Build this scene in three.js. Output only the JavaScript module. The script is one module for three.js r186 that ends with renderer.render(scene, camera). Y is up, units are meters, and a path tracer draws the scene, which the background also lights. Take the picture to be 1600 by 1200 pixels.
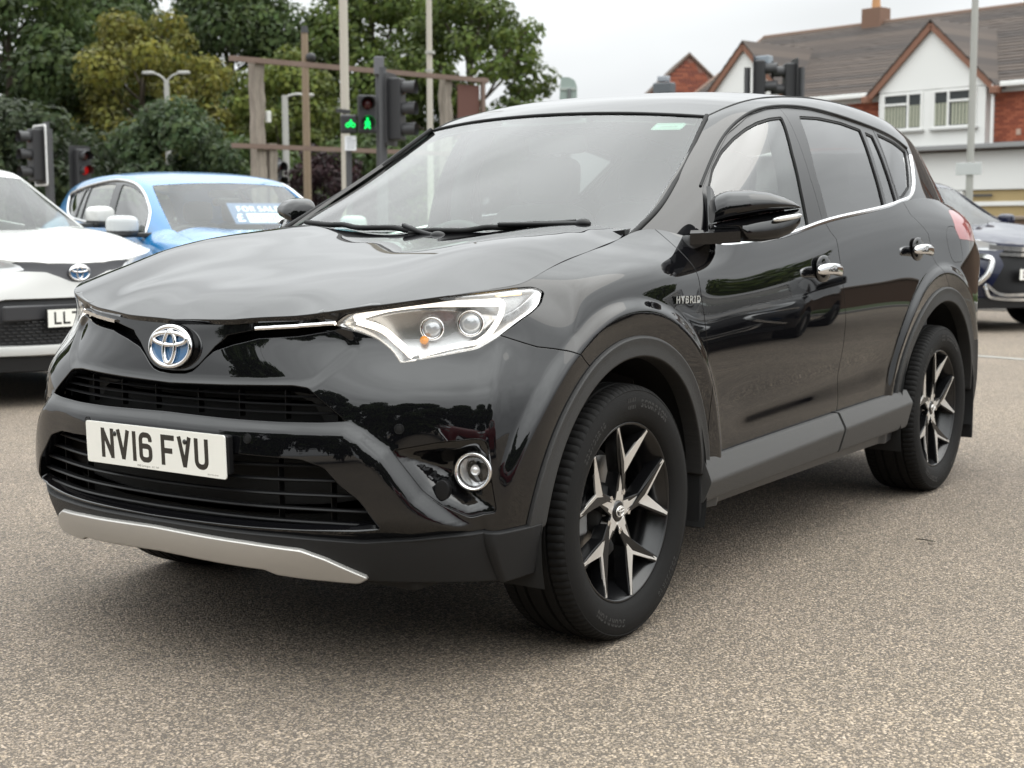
import * as THREE from 'three';
import { mergeGeometries } from 'three/addons/utils/BufferGeometryUtils.js';
import { RoundedBoxGeometry } from 'three/addons/geometries/RoundedBoxGeometry.js';
import { TextGeometry } from 'three/addons/geometries/TextGeometry.js';
import { FontLoader } from 'three/addons/loaders/FontLoader.js';
import { ImprovedNoise } from 'three/addons/math/ImprovedNoise.js';

// ---------------------------------------------------------------- camera, sky, sun, exposure
const scene = new THREE.Scene();
const camera = new THREE.PerspectiveCamera(30.02, 4 / 3, 0.1, 900);
camera.position.set(2.8203, 1.147, 4.7088);
camera.rotation.order = 'YXZ';
camera.rotation.set(-0.1115, 0.6015, -0.0039);
camera.focus = 4.1;
camera.userData.fStop = 5.2;
scene.add(camera);
const renderer = new THREE.WebGLRenderer({ antialias: true });
renderer.toneMapping = THREE.LinearToneMapping;
renderer.toneMappingExposure = 1.0;
renderer.shadowMap.enabled = true;

const noise3 = new ImprovedNoise();
const fbm = (x, y, z, o = 5) => { let a = 0, w = 0.5, f = 1; for (let i = 0; i < o; i++) { a += w * noise3.noise(x * f, y * f, z * f); w *= 0.5; f *= 2.03; } return a; };
const SKY = 1.0, clamp01 = (v, a, b) => Math.min(b, Math.max(a, v));
{ // overcast sky: bright even cloud deck with soft streaks
  const W = 1024, H = 512, d = new Float32Array(W * H * 4);
  for (let j = 0; j < H; j++) for (let i = 0; i < W; i++) {
    const az = (i / W) * Math.PI * 2, el = (j / H - 0.5) * Math.PI;
    const x = Math.cos(el) * Math.cos(az), z = Math.cos(el) * Math.sin(az), y = Math.sin(el);
    let l, r = 0.955, g = 0.985, b = 1.0;
    if (y > -0.02) {
      const e = Math.max(y, 0), k = 1 / (e + 0.22);
      const c = fbm(x * k * 1.3 + 4.2, z * k * 2.3 + 1.7, 0.6, 6), c2 = fbm(x * k * 0.45 + 9.1, z * k * 0.6 + 3.3, 2.2, 3);
      const cloud = clamp01(1 + (0.55 * c + 0.6 * c2) * Math.min(1, 0.15 + e * 2.2), 0.5, 1.5);
      l = SKY * (0.80 + 3.4 * Math.pow(e, 1.2)) * cloud; // overcast deck, brighter aloft than at the horizon
      b = 1.0 - 0.02 * e;
    } else { l = 0.15; r = 1.0; g = 0.95; b = 0.88; }
    const o = (j * W + i) * 4; d[o] = l * r; d[o + 1] = l * g; d[o + 2] = l * b; d[o + 3] = 1;
  }
  const t = new THREE.DataTexture(d, W, H, THREE.RGBAFormat, THREE.FloatType);
  t.mapping = THREE.EquirectangularReflectionMapping; t.magFilter = t.minFilter = THREE.LinearFilter; t.wrapS = THREE.RepeatWrapping; t.needsUpdate = true;
  scene.background = t; scene.environment = t;
}
const sun = new THREE.DirectionalLight(0xfff4e6, 0.6);
sun.position.set(10, 20, -11); sun.target.position.set(0, 0, 0);
sun.shadow.radius = 100; sun.castShadow = true; sun.shadow.mapSize.set(4096, 4096);
Object.assign(sun.shadow.camera, { left: -40, right: 40, top: 40, bottom: -40, near: 1, far: 120 });
scene.add(sun, sun.target);

// ---------------------------------------------------------------- helpers
const PI = Math.PI, lerp = (a, b, t) => a + (b - a) * t, clamp = (x, a = 0, b = 1) => Math.min(b, Math.max(a, x));
const sstep = (a, b, x) => { const t = clamp((x - a) / (b - a)); return t * t * (3 - 2 * t); };
function RNG(s) { return () => { s |= 0; s = s + 0x6D2B79F5 | 0; let t = Math.imul(s ^ s >>> 15, 1 | s); t = t + Math.imul(t ^ t >>> 7, 61 | t) ^ t; return ((t ^ t >>> 14) >>> 0) / 4294967296; }; }
const taken = new Map();
function numbered(n) { const k = taken.get(n) || 0; taken.set(n, k + 1); return k ? n + '_' + String(k).padStart(3, '0') : n; }
function thing(name, label, category, group) { const o = new THREE.Group(); o.name = numbered(name); o.userData = { label, category }; if (group) o.userData.group = group; scene.add(o); return o; }
function part(name, geo, mat, parent, label) {
  if (Array.isArray(geo)) geo = join(geo);
  const m = new THREE.Mesh(geo, mat); m.name = name; m.castShadow = m.receiveShadow = true; if (label) m.userData.label = label; parent.add(m); return m;
}
function structure(name, geo, mat) { const m = part(numbered(name), geo, mat, scene); m.userData.kind = 'structure'; return m; }
function join(gs) {
  gs = gs.map(g => { g = g.index ? g.toNonIndexed() : g; const o = new THREE.BufferGeometry(); o.setAttribute('position', g.attributes.position); o.setAttribute('normal', g.attributes.normal); if (!g.attributes.uv) o.setAttribute('uv', new THREE.BufferAttribute(new Float32Array(g.attributes.position.count * 2), 2)); else o.setAttribute('uv', g.attributes.uv); return o; });
  return gs.length === 1 ? gs[0] : mergeGeometries(gs);
}
const box = (w, h, d, x = 0, y = 0, z = 0, r = 0.004) => { const g = r > 0 ? new RoundedBoxGeometry(w, h, d, 2, Math.min(r, w / 2.1, h / 2.1, d / 2.1)) : new THREE.BoxGeometry(w, h, d); g.translate(x, y, z); return g; };
const cyl = (r0, r1, h, x = 0, y = 0, z = 0, n = 20) => { const g = new THREE.CylinderGeometry(r1, r0, h, n); g.translate(x, y, z); return g; };
// uniform cubic spline through points (control points found by iteration)
function splCtrl(P, it = 12) {
  const D = P[0].length; let C = P.map(p => p.slice());
  for (let k = 0; k < it; k++) for (let i = 1; i < P.length - 1; i++) for (let d = 0; d < D; d++) C[i][d] += P[i][d] - (C[i - 1][d] + 4 * C[i][d] + C[i + 1][d]) / 6;
  return C;
}
function bsAt(C, t) {
  const n = C.length - 1, D = C[0].length; let i = Math.min(n - 1, Math.max(0, Math.floor(t))); const f = t - i, o = new Array(D);
  const w0 = (1 - f) ** 3 / 6, w1 = (3 * f ** 3 - 6 * f * f + 4) / 6, w2 = (-3 * f ** 3 + 3 * f * f + 3 * f + 1) / 6, w3 = f ** 3 / 6;
  for (let d = 0; d < D; d++) {
    const b = C[i][d], c = C[i + 1][d], a = i > 0 ? C[i - 1][d] : 2 * b - c, e = i + 2 <= n ? C[i + 2][d] : 2 * c - b;
    o[d] = w0 * a + w1 * b + w2 * c + w3 * e;
  }
  return o;
}
function curve(P, n, it = 12) { const C = splCtrl(P, it), o = []; for (let i = 0; i <= n; i++) o.push(bsAt(C, i / n * (P.length - 1))); return o; }
// surface through a grid of points; step = target edge length
function surf(grid, step, it = 10, uSym = false) {
  const R = grid.length, Cn = grid[0].length;
  const mid = grid[R >> 1];
  const ts = [];
  for (let i = 0; i < Cn - 1; i++) { let L = 0; for (const r of grid) L = Math.max(L, Math.hypot(r[i + 1][0] - r[i][0], r[i + 1][1] - r[i][1], r[i + 1][2] - r[i][2])); const n = Math.max(2, Math.round(L / step)); for (let k = 0; k < n; k++) ts.push(i + k / n); }
  ts.push(Cn - 1);
  const ws = [];
  for (let j = 0; j < R - 1; j++) { let L = 0; for (let i = 0; i < Cn; i++) L = Math.max(L, Math.hypot(...[0, 1, 2].map(d => grid[j + 1][i][d] - grid[j][i][d]))); const n = Math.max(2, Math.round(L / step)); for (let k = 0; k < n; k++) ws.push(j + k / n); }
  ws.push(R - 1);
  const rowsC = grid.map(r => splCtrl(r, it));
  const p = [], tw = [];
  for (const t of ts) {
    const colC = splCtrl(rowsC.map(c => bsAt(c, t)), it);
    for (const w of ws) { p.push(...bsAt(colC, w)); tw.push(t, w); }
  }
  const nv = ws.length, nu = ts.length, idx = [];
  for (let i = 0; i < nu - 1; i++) for (let j = 0; j < nv - 1; j++) { const a = i * nv + j, b = a + nv; idx.push(a, b, b + 1, a, b + 1, a + 1); }
  return { p, q: tw.slice(), tw, idx, nu, nv, n: null };
}
function normals(m, flip = false) {
  const n = new Float64Array(m.p.length), p = m.p;
  if (flip) for (let i = 0; i < m.idx.length; i += 3) { const t = m.idx[i + 1]; m.idx[i + 1] = m.idx[i + 2]; m.idx[i + 2] = t; }
  for (let i = 0; i < m.idx.length; i += 3) {
    const [a, b, c] = [m.idx[i] * 3, m.idx[i + 1] * 3, m.idx[i + 2] * 3];
    const ux = p[b] - p[a], uy = p[b + 1] - p[a + 1], uz = p[b + 2] - p[a + 2], vx = p[c] - p[a], vy = p[c + 1] - p[a + 1], vz = p[c + 2] - p[a + 2];
    const x = uy * vz - uz * vy, y = uz * vx - ux * vz, z = ux * vy - uy * vx;
    for (const k of [a, b, c]) { n[k] += x; n[k + 1] += y; n[k + 2] += z; }
  }
  for (let i = 0; i < n.length; i += 3) { const l = Math.hypot(n[i], n[i + 1], n[i + 2]) || 1; n[i] /= l; n[i + 1] /= l; n[i + 2] /= l; }
  m.n = Array.from(n); return m;
}
// keep the part of a mesh where f(q0,q1,x,y,z) > 0, cutting triangles along f = 0
function trim(m, f) {
  const N = m.p.length / 3, val = new Float64Array(N);
  for (let i = 0; i < N; i++) { let v = f(m.q[2 * i], m.q[2 * i + 1], m.p[3 * i], m.p[3 * i + 1], m.p[3 * i + 2]); if (Math.abs(v) < 1e-7) v = 1e-7; val[i] = v; }
  const o = { p: [], q: [], n: [], idx: [] }, vm = new Map(), em = new Map();
  const vert = i => { let k = vm.get(i); if (k === undefined) { k = o.p.length / 3; vm.set(i, k); o.p.push(m.p[3 * i], m.p[3 * i + 1], m.p[3 * i + 2]); o.n.push(m.n[3 * i], m.n[3 * i + 1], m.n[3 * i + 2]); o.q.push(m.q[2 * i], m.q[2 * i + 1]); } return k; };
  const cut = (a, b) => {
    if (a > b) [a, b] = [b, a]; const key = a * N + b; let k = em.get(key);
    if (k === undefined) {
      k = o.p.length / 3; em.set(key, k); const t = val[a] / (val[a] - val[b]);
      const l = (A, s, d) => lerp(A[s * a + d], A[s * b + d], t);
      o.p.push(l(m.p, 3, 0), l(m.p, 3, 1), l(m.p, 3, 2)); const n = [l(m.n, 3, 0), l(m.n, 3, 1), l(m.n, 3, 2)], L = Math.hypot(...n) || 1; o.n.push(n[0] / L, n[1] / L, n[2] / L); o.q.push(l(m.q, 2, 0), l(m.q, 2, 1));
    } return k;
  };
  for (let i = 0; i < m.idx.length; i += 3) {
    const t = [m.idx[i], m.idx[i + 1], m.idx[i + 2]], s = t.map(k => val[k] > 0), c = s[0] + s[1] + s[2];
    if (c === 0) continue;
    if (c === 3) { o.idx.push(vert(t[0]), vert(t[1]), vert(t[2])); continue; }
    const poly = [];
    for (let k = 0; k < 3; k++) { const a = t[k], b = t[(k + 1) % 3]; if (s[k]) poly.push(vert(a)); if (s[k] !== s[(k + 1) % 3]) poly.push(cut(a, b)); }
    for (let k = 1; k < poly.length - 1; k++) o.idx.push(poly[0], poly[k], poly[k + 1]);
  }
  return o;
}
// turn the cut edges inward so that a panel has a rolled edge and thickness
function hem(m, depth = 0.012, r = 0.0018, skip = null) {
  const cnt = new Map(), N = m.p.length / 3;
  for (let i = 0; i < m.idx.length; i += 3) for (let k = 0; k < 3; k++) { const a = m.idx[i + k], b = m.idx[i + (k + 1) % 3]; const rk = b * N + a; if (cnt.has(rk)) cnt.delete(rk); else cnt.set(a * N + b, [a, b]); }
  const out = new Map(), edges = [];
  for (const [a, b] of cnt.values()) {
    if (skip && skip(m.p[3 * a], m.p[3 * a + 1], m.p[3 * a + 2]) && skip(m.p[3 * b], m.p[3 * b + 1], m.p[3 * b + 2])) continue;
    const e = [0, 1, 2].map(d => m.p[3 * b + d] - m.p[3 * a + d]), n = [0, 1, 2].map(d => m.n[3 * a + d]);
    const o = [e[1] * n[2] - e[2] * n[1], e[2] * n[0] - e[0] * n[2], e[0] * n[1] - e[1] * n[0]], l = Math.hypot(...o);
    edges.push([a, b]);
    for (const v of [a, b]) { const c = out.get(v) || [0, 0, 0]; for (let d = 0; d < 3; d++) c[d] += o[d]; out.set(v, c); }
  }
  const ring = new Map(), prof = [[0.3, 0.09, 0.5], [0.72, 0.35, 0.85], [1, 1, 1], [1, depth / r, 1]];
  for (const [v, c] of out) {
    const l = Math.hypot(...c) || 1, o = c.map(x => x / l), n = [0, 1, 2].map(d => m.n[3 * v + d]), ids = [v];
    for (const [po, pn, b] of prof) {
      ids.push(m.p.length / 3);
      for (let d = 0; d < 3; d++) m.p.push(m.p[3 * v + d] + o[d] * r * po - n[d] * r * pn);
      const nn = [0, 1, 2].map(d => n[d] * (1 - b) + o[d] * b), L = Math.hypot(...nn) || 1; m.n.push(nn[0] / L, nn[1] / L, nn[2] / L); m.q.push(m.q[2 * v], m.q[2 * v + 1]);
    }
    ring.set(v, ids);
  }
  for (const [a, b] of edges) { const A = ring.get(a), B = ring.get(b); for (let k = 0; k < A.length - 1; k++) m.idx.push(A[k + 1], B[k + 1], B[k], A[k + 1], B[k], A[k]); }
  return m;
}
const offset = (m, d) => { const o = { p: m.p.slice(), q: m.q, n: m.n, idx: m.idx }; for (let i = 0; i < o.p.length; i++) o.p[i] += m.n[i] * d; return o; };
const flipx = m => { const o = { p: m.p.slice(), q: m.q, n: m.n.slice(), idx: m.idx.slice() }; for (let i = 0; i < o.p.length; i += 3) { o.p[i] *= -1; o.n[i] *= -1; } for (let i = 0; i < o.idx.length; i += 3) { const t = o.idx[i + 1]; o.idx[i + 1] = o.idx[i + 2]; o.idx[i + 2] = t; } return o; };
function geo(m) {
  const g = new THREE.BufferGeometry(); g.setAttribute('position', new THREE.BufferAttribute(new Float32Array(m.p), 3)); g.setAttribute('normal', new THREE.BufferAttribute(new Float32Array(m.n), 3)); g.setAttribute('uv', new THREE.BufferAttribute(new Float32Array(m.q), 2)); g.setIndex(m.idx); return g;
}
// signed distance to a closed 2-D outline, positive inside
function sdf(P) {
  const n = P.length; let x0 = 1e9, x1 = -1e9, y0 = 1e9, y1 = -1e9; for (const [x, y] of P) { x0 = Math.min(x0, x); x1 = Math.max(x1, x); y0 = Math.min(y0, y); y1 = Math.max(y1, y); }
  return (x, y) => {
    const bx = Math.max(x0 - x, 0, x - x1), by = Math.max(y0 - y, 0, y - y1); if (bx + by > 0.12) return -Math.hypot(bx, by);
    let d = 1e9, s = false;
    for (let i = 0, j = n - 1; i < n; j = i++) {
      const [ax, ay] = P[j], [bx, by] = P[i], ex = bx - ax, ey = by - ay, t = clamp(((x - ax) * ex + (y - ay) * ey) / (ex * ex + ey * ey + 1e-12));
      const dx = x - ax - t * ex, dy = y - ay - t * ey; d = Math.min(d, dx * dx + dy * dy);
      if ((ay > y) !== (by > y) && x < (bx - ax) * (y - ay) / (by - ay) + ax) s = !s;
    }
    return (s ? 1 : -1) * Math.sqrt(d);
  };
}
// round the corners of an outline; a point may carry its own radius as third entry
function rounded(P, r = 0.01, k = 5) {
  const o = [], n = P.length;
  for (let i = 0; i < n; i++) {
    const a = P[(i + n - 1) % n], b = P[i], c = P[(i + 1) % n], R = b[2] ?? r;
    const la = Math.hypot(a[0] - b[0], a[1] - b[1]), lc = Math.hypot(c[0] - b[0], c[1] - b[1]), ra = Math.min(R, la * 0.48), rc = Math.min(R, lc * 0.48);
    if (R <= 0) { o.push([b[0], b[1]]); continue; }
    const A = [b[0] + (a[0] - b[0]) / la * ra, b[1] + (a[1] - b[1]) / la * ra], Cc = [b[0] + (c[0] - b[0]) / lc * rc, b[1] + (c[1] - b[1]) / lc * rc];
    for (let s = 0; s <= k; s++) { const t = s / k; o.push([lerp(lerp(A[0], b[0], t), lerp(b[0], Cc[0], t), t), lerp(lerp(A[1], b[1], t), lerp(b[1], Cc[1], t), t)]); }
  }
  return o;
}
const shapeOf = P => new THREE.Shape(P.map(p => new THREE.Vector2(p[0], p[1])));
function extr(P, depth, bevel = 0.002, holes = []) { const s = shapeOf(P); for (const h of holes) s.holes.push(new THREE.Path(h.map(p => new THREE.Vector2(p[0], p[1])))); return new THREE.ExtrudeGeometry(s, { depth, bevelEnabled: bevel > 0, bevelSize: bevel, bevelThickness: bevel, bevelSegments: 2, bevelOffset: -bevel, curveSegments: 10 }); }
const vec = p => new THREE.Vector3(p[0], p[1], p[2]);
const tube = (P, r, n = 40, k = 8, closed = false) => new THREE.TubeGeometry(new THREE.CatmullRomCurve3(P.map(vec), closed, 'centripetal'), n, r, k, closed);
// sweep a 2-D profile (a = sideways, b = up) along a path; up vectors may be given per point
function sweep(path, prof, upv = [0, 1, 0], closedProf = true, caps = true) {
  const n = path.length, k = prof.length, pos = [], idx = [], uv = [];
  let acc = 0;
  for (let i = 0; i < n; i++) {
    const a = vec(path[Math.max(0, i - 1)]), b = vec(path[Math.min(n - 1, i + 1)]), T = b.clone().sub(a).normalize(), U0 = vec(Array.isArray(upv[0]) ? upv[i] : upv), S = T.clone().cross(U0).normalize(), U = S.clone().cross(T).normalize();
    if (i) acc += vec(path[i]).distanceTo(vec(path[i - 1]));
    const pr = typeof prof[0][0] === 'number' ? prof : prof[i];
    for (let j = 0; j < pr.length; j++) { const P = vec(path[i]).addScaledVector(S, pr[j][0]).addScaledVector(U, pr[j][1]); pos.push(P.x, P.y, P.z); uv.push(acc, j / k); }
  }
  const kk = typeof prof[0][0] === 'number' ? prof.length : prof[0].length;
  for (let i = 0; i < n - 1; i++) for (let j = 0; j < (closedProf ? kk : kk - 1); j++) { const a = i * kk + j, b = i * kk + (j + 1) % kk, c = a + kk, d = b + kk; idx.push(a, b, d, a, d, c); }
  if (caps && closedProf) for (const e of [0, n - 1]) for (let j = 1; j < kk - 1; j++) e ? idx.push(e * kk, e * kk + j, e * kk + j + 1) : idx.push(0, j + 1, j);
  const g = new THREE.BufferGeometry(); g.setAttribute('position', new THREE.Float32BufferAttribute(pos, 3)); g.setAttribute('uv', new THREE.Float32BufferAttribute(uv, 2)); g.setIndex(idx);
  return creased(g, 0.6);
}
function creased(g, ang) { // flat non-indexed copy whose normals are averaged across edges softer than ang
  g = g.index ? g.toNonIndexed() : g; const p = g.attributes.position.array, n = p.length / 9, fn = [], map = new Map(), key = i => Math.round(p[i] * 2e4) + '_' + Math.round(p[i + 1] * 2e4) + '_' + Math.round(p[i + 2] * 2e4);
  for (let t = 0; t < n; t++) {
    const a = vec([p[9 * t], p[9 * t + 1], p[9 * t + 2]]), b = vec([p[9 * t + 3], p[9 * t + 4], p[9 * t + 5]]), c = vec([p[9 * t + 6], p[9 * t + 7], p[9 * t + 8]]); const w = b.sub(a).cross(c.sub(a)); fn.push([w, w.clone().normalize()]);
    for (let k = 0; k < 3; k++) { const s = key(9 * t + 3 * k); if (!map.has(s)) map.set(s, []); map.get(s).push(t); }
  }
  const o = new Float32Array(p.length), ca = Math.cos(ang);
  for (let t = 0; t < n; t++) for (let k = 0; k < 3; k++) { const v = new THREE.Vector3(); for (const u of map.get(key(9 * t + 3 * k))) if (fn[u][1].dot(fn[t][1]) > ca) v.add(fn[u][0]); v.normalize(); o[9 * t + 3 * k] = v.x; o[9 * t + 3 * k + 1] = v.y; o[9 * t + 3 * k + 2] = v.z; }
  g.setAttribute('normal', new THREE.BufferAttribute(o, 3)); return g;
}

// ---------------------------------------------------------------- the black SUV: master surfaces (x = its left, y up, z forward, metres)
const front = [ // rows bottom to top, columns from the nose's middle round to the wheel arch
  [[0, .25, 2.17], [.25, .25, 2.155], [.45, .25, 2.10], [.60, .25, 2.03], [.72, .26, 1.945], [.81, .27, 1.865], [.865, .28, 1.785], [.887, .285, 1.70]],
  [[0, .37, 2.225], [.25, .37, 2.208], [.45, .37, 2.155], [.60, .375, 2.085], [.715, .38, 2.002], [.805, .38, 1.915], [.866, .385, 1.83], [.896, .39, 1.735]],
  [[0, .50, 2.215], [.25, .50, 2.20], [.45, .50, 2.158], [.60, .50, 2.097], [.72, .50, 2.012], [.81, .50, 1.932], [.872, .50, 1.84], [.902, .50, 1.74]],
  [[0, .62, 2.20], [.25, .62, 2.187], [.45, .62, 2.148], [.60, .62, 2.090], [.72, .62, 2.006], [.81, .62, 1.928], [.872, .62, 1.836], [.903, .62, 1.735]],
  [[0, .73, 2.178], [.25, .73, 2.165], [.45, .73, 2.127], [.60, .73, 2.068], [.71, .73, 1.995], [.80, .73, 1.91], [.865, .73, 1.818], [.902, .73, 1.715]],
  [[0, .80, 2.165], [.25, .80, 2.15], [.45, .80, 2.100], [.585, .805, 2.025], [.695, .805, 1.945], [.787, .805, 1.862], [.855, .81, 1.77], [.898, .81, 1.672]],
  [[0, .853, 2.157], [.25, .855, 2.135], [.44, .86, 2.075], [.565, .865, 2.000], [.675, .87, 1.922], [.768, .875, 1.838], [.838, .88, 1.745], [.886, .885, 1.64]],
  [[0, .882, 2.152], [.22, .886, 2.133], [.405, .90, 2.081], [.54, .912, 2.015], [.64, .922, 1.945], [.732, .932, 1.862], [.80, .942, 1.76], [.842, .952, 1.64]],
  [[0, .902, 2.147], [.2, .908, 2.132], [.37, .921, 2.09], [.52, .943, 2.03], [.61, .956, 1.975], [.69, .97, 1.895], [.748, .983, 1.80], [.779, .995, 1.69]],
];
// side stations: z, x at the nine rows, y of the rows 6, 7, 8
const side = [
  [1.55, [.885, .900, .905, .908, .908, .902, .890, .855, .775], [.92, .985, 1.03]],
  [1.33, [.885, .900, .905, .908, .909, .906, .896, .858, .755], [.94, 1.02, 1.068]],
  [1.10, [.880, .895, .900, .904, .906, .905, .897, .858, .724], [.95, 1.035, 1.102]],
  [0.92, [0.870, 0.885, 0.890, 0.895, 0.901, 0.898, 0.886, 0.856, 0.745], [.955, 1.032, 1.128]],
  [0.70, [0.862, 0.876, 0.882, 0.889, 0.896, 0.895, 0.882, 0.862, 0.835], [.957, 1.028, 1.082]],
  [0.40, [0.860, 0.872, 0.879, 0.887, 0.895, 0.895, 0.883, 0.865, 0.846], [.96, 1.035, 1.090]],
  [0.10, [0.860, 0.871, 0.878, 0.887, 0.895, 0.895, 0.884, 0.866, 0.846], [.97, 1.055, 1.116]],
  [-.20, [0.860, 0.871, 0.878, 0.887, 0.895, 0.895, 0.885, 0.868, 0.844], [.98, 1.08, 1.154]],
  [-.60, [0.860, 0.872, 0.879, 0.888, 0.896, 0.897, 0.887, 0.870, 0.842], [.99, 1.11, 1.192]],
  [-.95, [0.868, 0.880, 0.887, 0.894, 0.902, 0.902, 0.891, 0.873, 0.838], [1.00, 1.13, 1.228]],
  [-1.33, [0.880, 0.892, 0.898, 0.903, 0.909, 0.907, 0.893, 0.872, 0.820], [1.00, 1.14, 1.245]],
  [-1.65, [.878, .890, .896, .900, .902, .902, .895, .870, .793], [1.00, 1.14, 1.225]],
  [-1.85, [.860, .872, .878, .881, .882, .880, .870, .842, .765], [1.00, 1.13, 1.20]],
];
const rear = [[.835, -2.02], [.74, -2.18], [.45, -2.285], [0, -2.32]];
const rowY = [.285, .41, .52, .64, .76, .86];
const wrapGrid = front.map((r, j) => [
  ...r,
  ...side.map(([z, xs, ys]) => [xs[j], j < 6 ? rowY[j] : ys[j - 6], z]),
  ...rear.map(([x, z]) => { const k = j === 8 ? .88 : j === 7 ? .95 : j === 0 ? .96 : 1; return [x * k, j < 6 ? rowY[j] : [1.0, 1.12, 1.18][j - 6], z * (j >= 7 ? .965 - (j - 7) * .035 : j === 0 ? .99 : 1)]; }),
]);
const colS = (() => { const r = splCtrl(wrapGrid[3], 10), o = [0]; let a = 0, p = bsAt(r, 0); for (let i = 1; i <= (wrapGrid[0].length - 1) * 20; i++) { const b = bsAt(r, i / 20); a += Math.hypot(b[0] - p[0], b[2] - p[2]); o.push(a); p = b; } return t => { const k = t * 20, i = Math.min(o.length - 2, Math.floor(k)); return lerp(o[i], o[i + 1], k - i); }; })();
function makeWrap(step = 0.009) {
  const m = surf(wrapGrid, step);
  for (let i = 0; i < m.tw.length; i += 2) { m.q[i] = colS(m.tw[i]); m.q[i + 1] = m.p[i / 2 * 3 + 1]; }
  return m;
}
// thin-plate height field through scattered points: y(x, z)
function plate(pts, reg = 1e-6) {
  const n = pts.length, N = n + 3, A = Array.from({ length: N }, () => new Float64Array(N + 1)), U = r2 => r2 < 1e-12 ? 0 : r2 * Math.log(r2);
  for (let i = 0; i < n; i++) { for (let j = 0; j < n; j++) A[i][j] = U((pts[i][0] - pts[j][0]) ** 2 + (pts[i][2] - pts[j][2]) ** 2) + (i === j ? reg : 0); A[i][n] = A[n][i] = 1; A[i][n + 1] = A[n + 1][i] = pts[i][0]; A[i][n + 2] = A[n + 2][i] = pts[i][2]; A[i][N] = pts[i][1]; }
  for (let c = 0; c < N; c++) { let p = c; for (let r = c + 1; r < N; r++) if (Math.abs(A[r][c]) > Math.abs(A[p][c])) p = r;[A[c], A[p]] = [A[p], A[c]]; for (let r = 0; r < N; r++) if (r !== c) { const f = A[r][c] / A[c][c]; if (f) for (let k = c; k <= N; k++) A[r][k] -= f * A[c][k]; } }
  const w = A.map((r, i) => r[N] / r[i]);
  return (x, z) => { let s = w[n] + w[n + 1] * x + w[n + 2] * z; for (let i = 0; i < n; i++) s += w[i] * U((x - pts[i][0]) ** 2 + (z - pts[i][2]) ** 2); return s; };
}
const seamEdge = [...front[8].slice(0, 8), [.775, 1.03, 1.55], [.755, 1.068, 1.33], [.724, 1.102, 1.10], [.708, 1.128, 1.0]];
const table = T => x => { for (let i = 0; i < T.length - 1; i++) { const a = T[i], b = T[i + 1]; if ((x <= a[0] && x >= b[0]) || (x >= a[0] && x <= b[0])) return lerp(a[1], b[1], (x - a[0]) / (b[0] - a[0])); } return Math.abs(x - T[0][0]) < Math.abs(x - T[T.length - 1][0]) ? T[0][1] : T[T.length - 1][1]; };
const centreY = table([[2.147, .902], [2.12, .928], [2.02, .970], [1.83, 1.018], [1.62, 1.058], [1.40, 1.091], [1.20, 1.113], [1.0, 1.127], [.9, 1.132]]);
const edgeAt = z => { for (let i = 0; i < seamEdge.length - 1; i++) { const a = seamEdge[i], b = seamEdge[i + 1]; if (z <= a[2] && z >= b[2]) { const t = (a[2] - z) / (a[2] - b[2]); return [lerp(a[0], b[0], t), lerp(a[1], b[1], t)]; } } return [.708, 1.128]; };
const hoodY = (() => {
  const pts = [];
  for (const [x, y, z] of seamEdge) { pts.push([x, y, z]); if (x) pts.push([-x, y, z]); }
  for (const z of [2.09, 2.02, 1.92, 1.83, 1.72, 1.62, 1.50, 1.40, 1.30, 1.20, 1.10, 1.02]) {
    const cy = centreY(z), ex = edgeAt(z)[0]; pts.push([0, cy, z]);
    const ridge = table([[1.92, .972], [1.845, .999], [1.76, 1.024], [1.66, 1.056], [1.55, 1.082], [1.42, 1.101], [1.2, 1.122], [1.02, 1.140]])(z);
    if (z < 1.9) for (const s of [1, -1]) pts.push([s * .63, ridge, z], [s * .32, lerp(cy, ridge, .30) + .004, z]);
    else if (ex > .3) for (const s of [1, -1]) pts.push([s * ex * .55, cy - (cy - edgeAt(z)[1]) * .2, z]);
  }
  return plate(pts, 6e-5);
})();
function makeHood(step = .012) {
  const m = { p: [], q: [], idx: [], n: null }, nx = Math.round(1.66 / step), nz = Math.round(1.3 / step);
  for (let i = 0; i <= nx; i++) for (let j = 0; j <= nz; j++) { const x = -.83 + 1.66 * i / nx, z = .92 + 1.3 * j / nz; m.p.push(x, hoodY(x, z), z); m.q.push(x, z); }
  for (let i = 0; i < nx; i++) for (let j = 0; j < nz; j++) { const a = i * (nz + 1) + j, b = a + nz + 1; m.idx.push(a, a + 1, b + 1, a, b + 1, b); }
  return normals(m);
}
// cabin sides: columns from the windscreen edge back, each slanting inward from belt to roof edge
const cab = [ // belt point, roof-edge point
  [[.718, 1.118, .985], [.585, 1.505, .275]],
  [[.790, 1.100, .80], [.606, 1.556, .10]],
  [[.828, 1.080, .60], [.613, 1.590, -.10]],
  [[.840, 1.088, .40], [.615, 1.608, -.30]],
  [[.843, 1.112, .15], [.615, 1.618, -.50]],
  [[.841, 1.150, -.13], [.612, 1.620, -.75]],
  [[.839, 1.180, -.45], [.607, 1.612, -1.0]],
  [[.836, 1.207, -.76], [.600, 1.594, -1.25]],
  [[.828, 1.235, -1.0], [.592, 1.570, -1.45]],
  [[.812, 1.240, -1.3], [.582, 1.545, -1.62]],
  [[.786, 1.220, -1.6], [.570, 1.518, -1.77]],
  [[.756, 1.190, -1.80], [.556, 1.497, -1.86]],
  [[.700, 1.178, -1.945], [.525, 1.480, -1.945]],
  [[.58, 1.172, -2.05], [.45, 1.472, -2.0]],
];
const fx = [0, .13, .31, .52, .68, .83, 1], fy = [0, .28, .56, .79, .90, .965, 1];
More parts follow.
